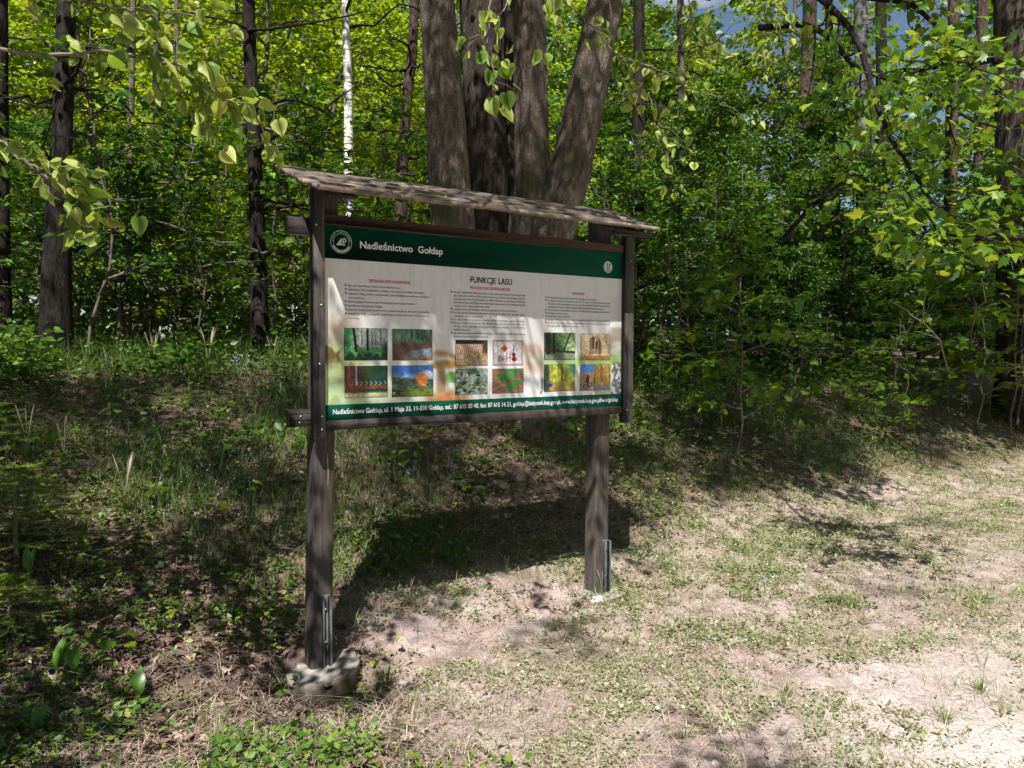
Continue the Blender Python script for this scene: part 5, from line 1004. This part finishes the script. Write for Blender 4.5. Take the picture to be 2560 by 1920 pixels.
# bare leaning dead twigs above the right bank
def dead_twig(base, tip, r, label, seed, Dt):
    rng = np.random.default_rng(seed); p0 = ground_at(*base); d = ray(*tip); p1 = CAM+d*(Dt/math.hypot(d[0], d[1])); P = wobble(rng, p0-np.array([0, 0, .05]), p1, 14, .05); mb = MB(); mb.add(*tube(P, np.linspace(r, r*.4, 14), 6))
    for q in range(4):
        i = rng.integers(5, 13); mb.add(*tube(wobble(rng, P[i], P[i]+(norm(p1-p0)+rng.normal(0, .6, 3))*.3, 5, .1), np.linspace(r*.45, r*.15, 5), 4))
    V, F = mb.arrays(); o = mk('dead_sapling', V-p0, F, M['twig']); o.location = p0; tag(o, label, 'dead sapling', 'bare dead saplings on the right bank')
for k, (b, t, r, lab, Dt) in enumerate([((1690, 850), (1795, 670), .012, 'pale bare sapling leaning right below the leaning pine', 9.0), ((1905, 900), (1945, 690), .012, 'pale bare upright stick on the right bank', 8.2), ((2020, 840), (2000, 640), .014, 'pale bare sapling stem in front of the edge maple', 8.4), ((1500, 850), (1440, 505), .012, 'thin bare dead sapling crossing behind the roof end', 8.6), ((2075, 830), (2120, 520), .012, 'thin crooked dead sapling beside the thick edge trunk', 8.6)]): dead_twig(b, t, r, lab, 700+k, Dt)
# broad-leaved lilies
def lily(seed, n):
    rng = np.random.default_rng(seed); lv_ = []; st = MB()
    for k in range(n):
        mb = MB(); a = rng.uniform(0, 6.28); L_ = rng.uniform(.12, .17); W_ = L_*rng.uniform(.32, .4); le = rng.uniform(.25, .8); t = np.linspace(0, 1, 9); hd = np.array([math.cos(a), math.sin(a), 0]); sd2 = np.array([-hd[1], hd[0], 0]); base = hd*.008+np.array([0, 0, .055])
        c = base+hd*(le*L_*t**1.5)[:, None]; c[:, 2] += L_*t*(1-.28*le*t); wd = W_/2*np.sin(np.pi*np.clip(t*.97+.03, 0, 1)**.8); fold = .35*wd
        V = np.stack([c-sd2*wd[:, None]+np.array([0, 0, 1])*fold[:, None], c, c+sd2*wd[:, None]+np.array([0, 0, 1])*fold[:, None]], 1).reshape(-1, 3); i = np.arange(8)[:, None]*3; mb.add(V, np.concatenate([i+np.array([0, 1, 4, 3]), i+np.array([1, 2, 5, 4])])); lv_.append(mb.build('leaf', M['leaf_broad'], None, True, False))
        st.add(*tube([(0, 0, -.02), tuple(base*.5), tuple(base)], .003, 5))
    return lv_, st.build('stalk', M['stalk'], None, False, False)
LIL = [lily(801, 3), lily(802, 2), lily(803, 2)]
for k, (xd, yd, s, lab) in enumerate([(120, 1478, 1.15, 'tallest broad leaved lily plant at lower left'), (160, 1476, 1.0, 'broad leaved lily plant right beside the tallest one'), (302, 1530, .95, 'lone folded lily leaf left of the concrete footing'), (172, 1195, 1.0, 'broad leaved lily plant in a sun patch on the left slope'), (62, 1258, 1.0, 'shaded lily plant near the left edge above the seedling spruce'), (78, 1600, .8, 'small lily plant near the bottom left corner'),
        (110, 985, 1.1, 'lily plant with a long flat leaf by the left edge'), (330, 965, 1.0, 'lily plant half way up the left bank'), (470, 1010, .9, 'shaded lily plant left of the near post')]):
    p = ground_at(xd, yd); e = empty('lily_plant', p, k*1.9+.4, s); tag(e, lab, 'plant', 'lily plants on the left slope'); [ob('leaf', m_, e) for m_ in LIL[k % 3][0]]; ob('stalk', LIL[k % 3][1], e)
# maple seedlings
def seedling(seed, n, H, size):
    rng = np.random.default_rng(seed); st = MB(); st.add(*tube(wobble(rng, (0, 0, -.03), (rng.normal(0, .03), rng.normal(0, .03), H), 6, .06), np.linspace(.005, .002, 6), 5)); A = []; Yd = []
    for k in range(n):
        a = k*2.4+rng.normal(0, .3); h = H*(.45+.55*(k+1)/n); d = np.array([math.cos(a), math.sin(a), .25]); p = np.array([0, 0, h]); q = p+d*rng.uniform(.04, .10)*(H/.25)**.5; st.add(*tube([tuple(p), tuple((p+q)/2), tuple(q)], .0015, 3)); A.append(q); Yd.append(d*[1, 1, -.6])
    A = np.array(A); Yd = np.array(Yd)+rng.normal(0, .2, (n, 3)); V, F = scatter(MAPLE[0], MAPLE[1], A, Yd, np.array([0, 0, 1.])+rng.normal(0, .25, (n, 3)), size*rng.uniform(.7, 1.2, n))
    one = [mk('leaf', V[i*len(MAPLE[0]):(i+1)*len(MAPLE[0])], MAPLE[1], M['leaf_right_single'], link=False) for i in range(n)] if n < 17 else None
    return mk('leaves', V, F, M['leaf_right'], link=False), st.build('stem', M['twig'], None, False, False), one
SEED = [seedling(811+k, n, h, sz) for k, (n, h, sz) in enumerate([(5, .12, .065), (8, .22, .075), (16, .45, .09), (26, .8, .095)])]
rng = np.random.default_rng(91)
for k, (xd, yd, v, s) in enumerate([(382, 1352, 0, 1.2), (455, 1140, 1, 1.0), (530, 1080, 0, 1.1), (330, 1095, 0, 1.2), (640, 1340, 0, .9), (250, 1425, 0, 1.0), (880, 1030, 1, 1.0), (1010, 1080, 0, 1.3), (1180, 960, 1, 1.2), (1215, 975, 2, .7), (930, 970, 1, 1.0), (1400, 960, 1, 1.1), (1450, 905, 2, .8), (1535, 880, 1, 1.4)]):
    p = ground_at(xd, yd); e = empty('maple_seedling', p, rng.uniform(0, 6), s); lab = '%s maple seedling %s' % (('tiny', 'low', 'bushy', 'tall')[v], ('left of the near post' if xd < 690 else 'seen between the posts' if xd < 1265 else 'beside the far post')); lab += (' halfway down the bank', ' on the dead leaves', ' at the shadow edge', ' in the shade', ' near the bank top')[k % 5]
    tag(e, lab, 'seedling', 'maple seedlings on the bank'); [ob('leaf', m_, e) for m_ in SEED[v][2]]; ob('stem', SEED[v][1], e)
for k in range(52):
    xd = rng.uniform(1420, 2260); yd = rng.uniform(790, 960)+.03*(xd-1400)*0; v = int(rng.choice([1, 2, 2, 3])); p = ground_at(xd, yd); e = empty('maple_seedling', p, rng.uniform(0, 6), rng.uniform(.8, 1.35)); lab = '%s maple seedling on the right bank %s' % (('tiny', 'low', 'bushy', 'tall')[v], side_text(xd)); tag(e, lab, 'seedling', lab); ob('leaves', SEED[v][0], e); ob('stem', SEED[v][1], e)
# young maple at the right edge
mp_ = understory(641, 3.6, 1.25, .5, 18, 420, .145, M['leaf_right'], M['bark_grey'], .25, MAPLE, .02, (.12, .12, .06))
for xd, D, s, lab in ((2205, 9.6, 1.15, 'young maple with large yellowish leaves at the right edge'), (2120, 10.4, .85, 'young maple with broad leaves before the thick edge trunk'), (1960, 9.6, .62, 'young broad leaved maple below the silvery birch'), (1600, 8.6, .7, 'young broad leaved maple left of the leaning pine'), (2190, 12.5, 1.1, 'young maple hiding the foot of the thick edge trunk')):
    p, D = in_wood(xd, D, 1.0); plant_tree('young_maple', mp_, p, xd*.01, s, lab, 'tree', 'young maples on the right bank')
# little spruces
def spruce(seed, H, R):
    rng = np.random.default_rng(seed); st = MB(); A = []; O = []; st.add(*tube([(0, 0, -.05), (0, 0, H*.5), (0, 0, H)], [.012, .007, .002], 6))
    for lv in range(7):
        h = H*(.12+.8*lv/6); Lb = R*(1-.8*lv/6)
        for q in range(6):
            a = q*1.05+lv*.5+rng.normal(0, .15); d = np.array([math.cos(a), math.sin(a), .15-.05*(6-lv)/6]); P = np.array([0, 0, h])+d*np.linspace(0, Lb, 8)[:, None]; P[:, 2] -= .08*Lb*np.linspace(0, 1, 8)**2; st.add(*tube(P, np.linspace(.004, .0015, 8), 4)); A += list(P[1:]); O += [d]*7
            for r in range(6):
                i = rng.integers(2, 7); sa = a+rng.choice([-1, 1])*.75; d2 = np.array([math.cos(sa), math.sin(sa), .02]); P2 = P[i]+d2*np.linspace(0, Lb*.35, 5)[:, None]; st.add(*tube(P2, np.linspace(.0025, .001, 5), 3)); A += list(P2); O += [d2]*5
    A = np.array(A); O = np.array(O); n = 20000; k = rng.integers(0, len(A), n); f = rng.uniform(-.5, .5, n)[:, None]*Lb*0; pos = A[k]+O[k]*rng.uniform(-.02, .02, n)[:, None]; yd = O[k]*.8+rng.normal(0, .8, (n, 3)); V, F = scatter(np.array([(-.08, 0, 0), (.08, 0, 0), (0, 1, 0)]), np.array([(0, 1, 2)]), pos, yd, rng.normal(0, 1, (n, 3)), rng.uniform(.014, .022, n))
    return mk('needles', V, F, M['leaf_spruce'], link=False), st.build('stem', M['twig'], None, False, False)
SP = [spruce(851, .62, .42), spruce(852, .45, .30)]
for xd, yd, v, s, lab in ((35, 1205, 0, 1.35, 'spreading young spruce at the left edge with yellow green shoots'), (20, 1350, 1, .9, 'small spruce seedling near the left edge below the bigger spruce'), (-5, 975, 1, 1.2, 'young spruce tip poking in at the left edge higher up')):
    p = ground_at(xd, yd); e = empty('spruce_seedling', p, xd*.3, (s, s, s*.62)); tag(e, lab, 'spruce', 'young spruces at the left edge'); ob('needles', SP[v][0], e); ob('stem', SP[v][1], e)
# grass tufts that stand out
def tuft(seed, n, L_, seedheads):
    rng = np.random.default_rng(seed); a = rng.uniform(0, 6.28, n); le = np.abs(rng.normal(.5, .3, n)); LL = L_*rng.uniform(.5, 1.1, n); W_ = rng.uniform(.003, .0055, n); r = rng.uniform(0, .03, n); b = np.stack([r*np.cos(a), r*np.sin(a), 0*a-.01], -1); hd = np.stack([np.cos(a), np.sin(a), 0*a], -1); sd2 = np.stack([-np.sin(a), np.cos(a), 0*a], -1); V = []
    for t, wk in ((0, .8), (.35, 1), (.7, .7), (1, 0)):
        c = b+hd*(le*t**1.8*LL)[:, None]; c[:, 2] += t*(1-.4*le*t)*LL; V += [c-sd2*(W_*wk/2)[:, None], c+sd2*(W_*wk/2)[:, None]] if wk else [c]
    V = np.stack(V, 1).reshape(-1, 3); i = (np.arange(n)*7)[:, None]; me = mk('blades', V, [np.concatenate([i+np.array([0, 1, 3, 2]), i+np.array([2, 3, 5, 4])]), i+np.array([4, 5, 6])], M['grass'], link=False); st = MB()
    for q in range(seedheads):
        a1 = rng.uniform(0, 6.28); t = np.linspace(0, 1, 7); P = np.stack([math.cos(a1)*.12*L_*t**2*2, math.sin(a1)*.12*L_*t**2*2, L_*1.35*t], -1); st.add(*tube(P, [.0012]*5+[.004, .001], 4))
    return me, (st.build('stalks', M['straw'], None, False, False) if seedheads else None)
TU = [tuft(861, 34, .20, 0), tuft(862, 22, .15, 3), tuft(863, 40, .28, 7), tuft(864, 18, .11, 0)]
for k, (xd, yd, v, s, lab) in enumerate([(835, 1490, 0, 1.0, 'green grass tuft right of the round footing'), (800, 1530, 3, 1.0, 'small grass tuft just below the round footing'), (470, 1628, 0, 1.0, 'pale long grass tuft at the lower left bottom'), (575, 1640, 0, .9, 'bent long grass tuft at the bottom left of the footing'), (885, 1305, 1, .8, 'upright grass blades at the edge of the board shadow'), (1095, 1240, 1, .6, 'small grass tuft with white heads before the shadow'), (1300, 1290, 1, .9, 'thin grass growing at the far post foot'), (1345, 1185, 0, .9, 'arching grass tuft right of the far post'),
        (270, 1110, 2, 1.0, 'seeding grass tuft on the left slope'), (60, 1000, 2, 1.0, 'pale seeding grass at the left edge'), (230, 860, 2, 1.0, 'seeding grass near the top of the left bank'), (450, 740, 2, 1.2, 'tall seeding grass on the bank top left of the board'), (330, 735, 2, 1.1, 'tall seeding grass at the foot of the thin grey trunks'), (140, 1010, 2, .9, 'second seeding grass tuft near the left edge'), (590, 740, 2, 1.0, 'tall seeding grass right of the slim alder'), (1830, 1310, 3, 1.2, 'low bright grass tuft on the open ground at right'), (1960, 1190, 0, .8, 'grass tuft at the bank foot on the right'), (2040, 1560, 1, 1.0, 'grass with seed heads on the gravel at right'), (2120, 1500, 1, 1.1, 'tall grass stalks near the right edge of the gravel'), (1700, 1500, 3, 1.1, 'small grass tuft in the middle of the track edge'), (1480, 1600, 3, 1.0, 'grass tuft at the bottom middle')]):
    p = ground_at(xd, yd) if yd > 780 else onground(xd, 8.6); e = empty('grass_tuft', p, k*2.1, s); tag(e, lab, 'grass tuft', 'grass tufts that stand out'); ob('blades', TU[v][0], e)
    if TU[v][1]: ob('stalks', TU[v][1], e)
# forget-me-nots
def flowers(seed, n, H, rad):
    rng = np.random.default_rng(seed); st = MB(); P = []
    for k in range(n):
        a = rng.uniform(0, 6.28); r = rad*rng.random()**.5; b = np.array([r*math.cos(a), r*math.sin(a), -.02]); t = b+np.array([rng.normal(0, .03), rng.normal(0, .03), H*rng.uniform(.6, 1.1)]); st.add(*tube([tuple(b), tuple((b+t)/2+rng.normal(0, .005, 3)), tuple(t)], .0012, 3))
        for q in range(4): P.append(t+rng.normal(0, .010, 3))
    P = np.array(P); m = len(P); a = np.arange(10)*.6283; rr_ = np.where(np.arange(10) % 2, 1, .55); disc = np.concatenate([np.stack([rr_*np.cos(a), rr_*np.sin(a), 0*a], -1), [[0, 0, -.15]]]); V, F = scatter(disc, np.array([(i, (i+1) % 10, 10) for i in range(10)]), P, rng.normal(0, 1, (m, 3)), np.array([-.4, -.5, .8])+rng.normal(0, .4, (m, 3)), rng.uniform(.0035, .0055, m))
    lv = clumps(np.zeros(1), np.zeros(1), 1, .01, .01, .01, rng)
    return mk('blossoms', V, F, M['flower'], link=False), st.build('stems', M['stalk'], None, False, False)
FL = [flowers(871, 16, .16, .16), flowers(872, 9, .13, .12)]
for k, (xd, yd, v, s, lab) in enumerate([(440, 1050, 0, 1, 'forget-me-nots on the bank left of the near post'), (560, 1010, 0, 1, 'forget-me-nots nearest the near post'), (345, 1130, 1, 1, 'forget-me-nots on the lower left slope'), (480, 1085, 0, 1.1, 'densest forget-me-nots in the sun patch left of the near post'), (510, 725, 0, 1.4, 'forget-me-nots on the bank top by the slim alder'), (880, 1040, 0, 1, 'forget-me-nots between the posts nearer the near post'), (960, 1000, 0, 1, 'forget-me-nots under the middle of the panel'), (820, 985, 1, 1, 'forget-me-nots right beside the near post'), (1840, 965, 1, 1.2, 'forget-me-nots on the right bank'), (1950, 1250, 1, .7, 'low forget-me-nots on the open ground at right'), (2080, 1240, 1, .7, 'low forget-me-nots close to the right edge'), (1660, 1265, 1, .6, 'single forget-me-not tuft at the shadow corner'), (1350, 1200, 1, .6, 'forget-me-nots beside the far post foot')]):
    p = ground_at(xd, yd) if yd > 780 else onground(xd, 8.3); e = empty('forget_me_not', p, k*1.7, s); tag(e, lab, 'flowers', 'forget-me-nots'); ob('blossoms', FL[v][0], e); ob('stems', FL[v][1], e)

# ------------------------------------------------------------------ labels: number look-alikes by their place
bpy.context.view_layer.update()
ORD = ['first', 'second', 'third', 'fourth', 'fifth', 'sixth', 'seventh', 'eighth', 'ninth', 'tenth', 'eleventh', 'twelfth', 'thirteenth', 'fourteenth', 'fifteenth', 'sixteenth']
by = {}
for o in bpy.data.objects:
    if o.parent is None and 'label' in o.keys(): by.setdefault(o['label'], []).append(o)
for lab, os_ in by.items():
    if len(os_) < 2: continue
    if lab.startswith('leafy tree on the far side'): os_.sort(key=lambda o: o.location[0])
    else: os_.sort(key=lambda o: proj(np.array(o.location))[0])
    for k, o in enumerate(os_): o['label'] = lab+', %s from left' % ORD[min(k, 15)] if k < 16 else lab
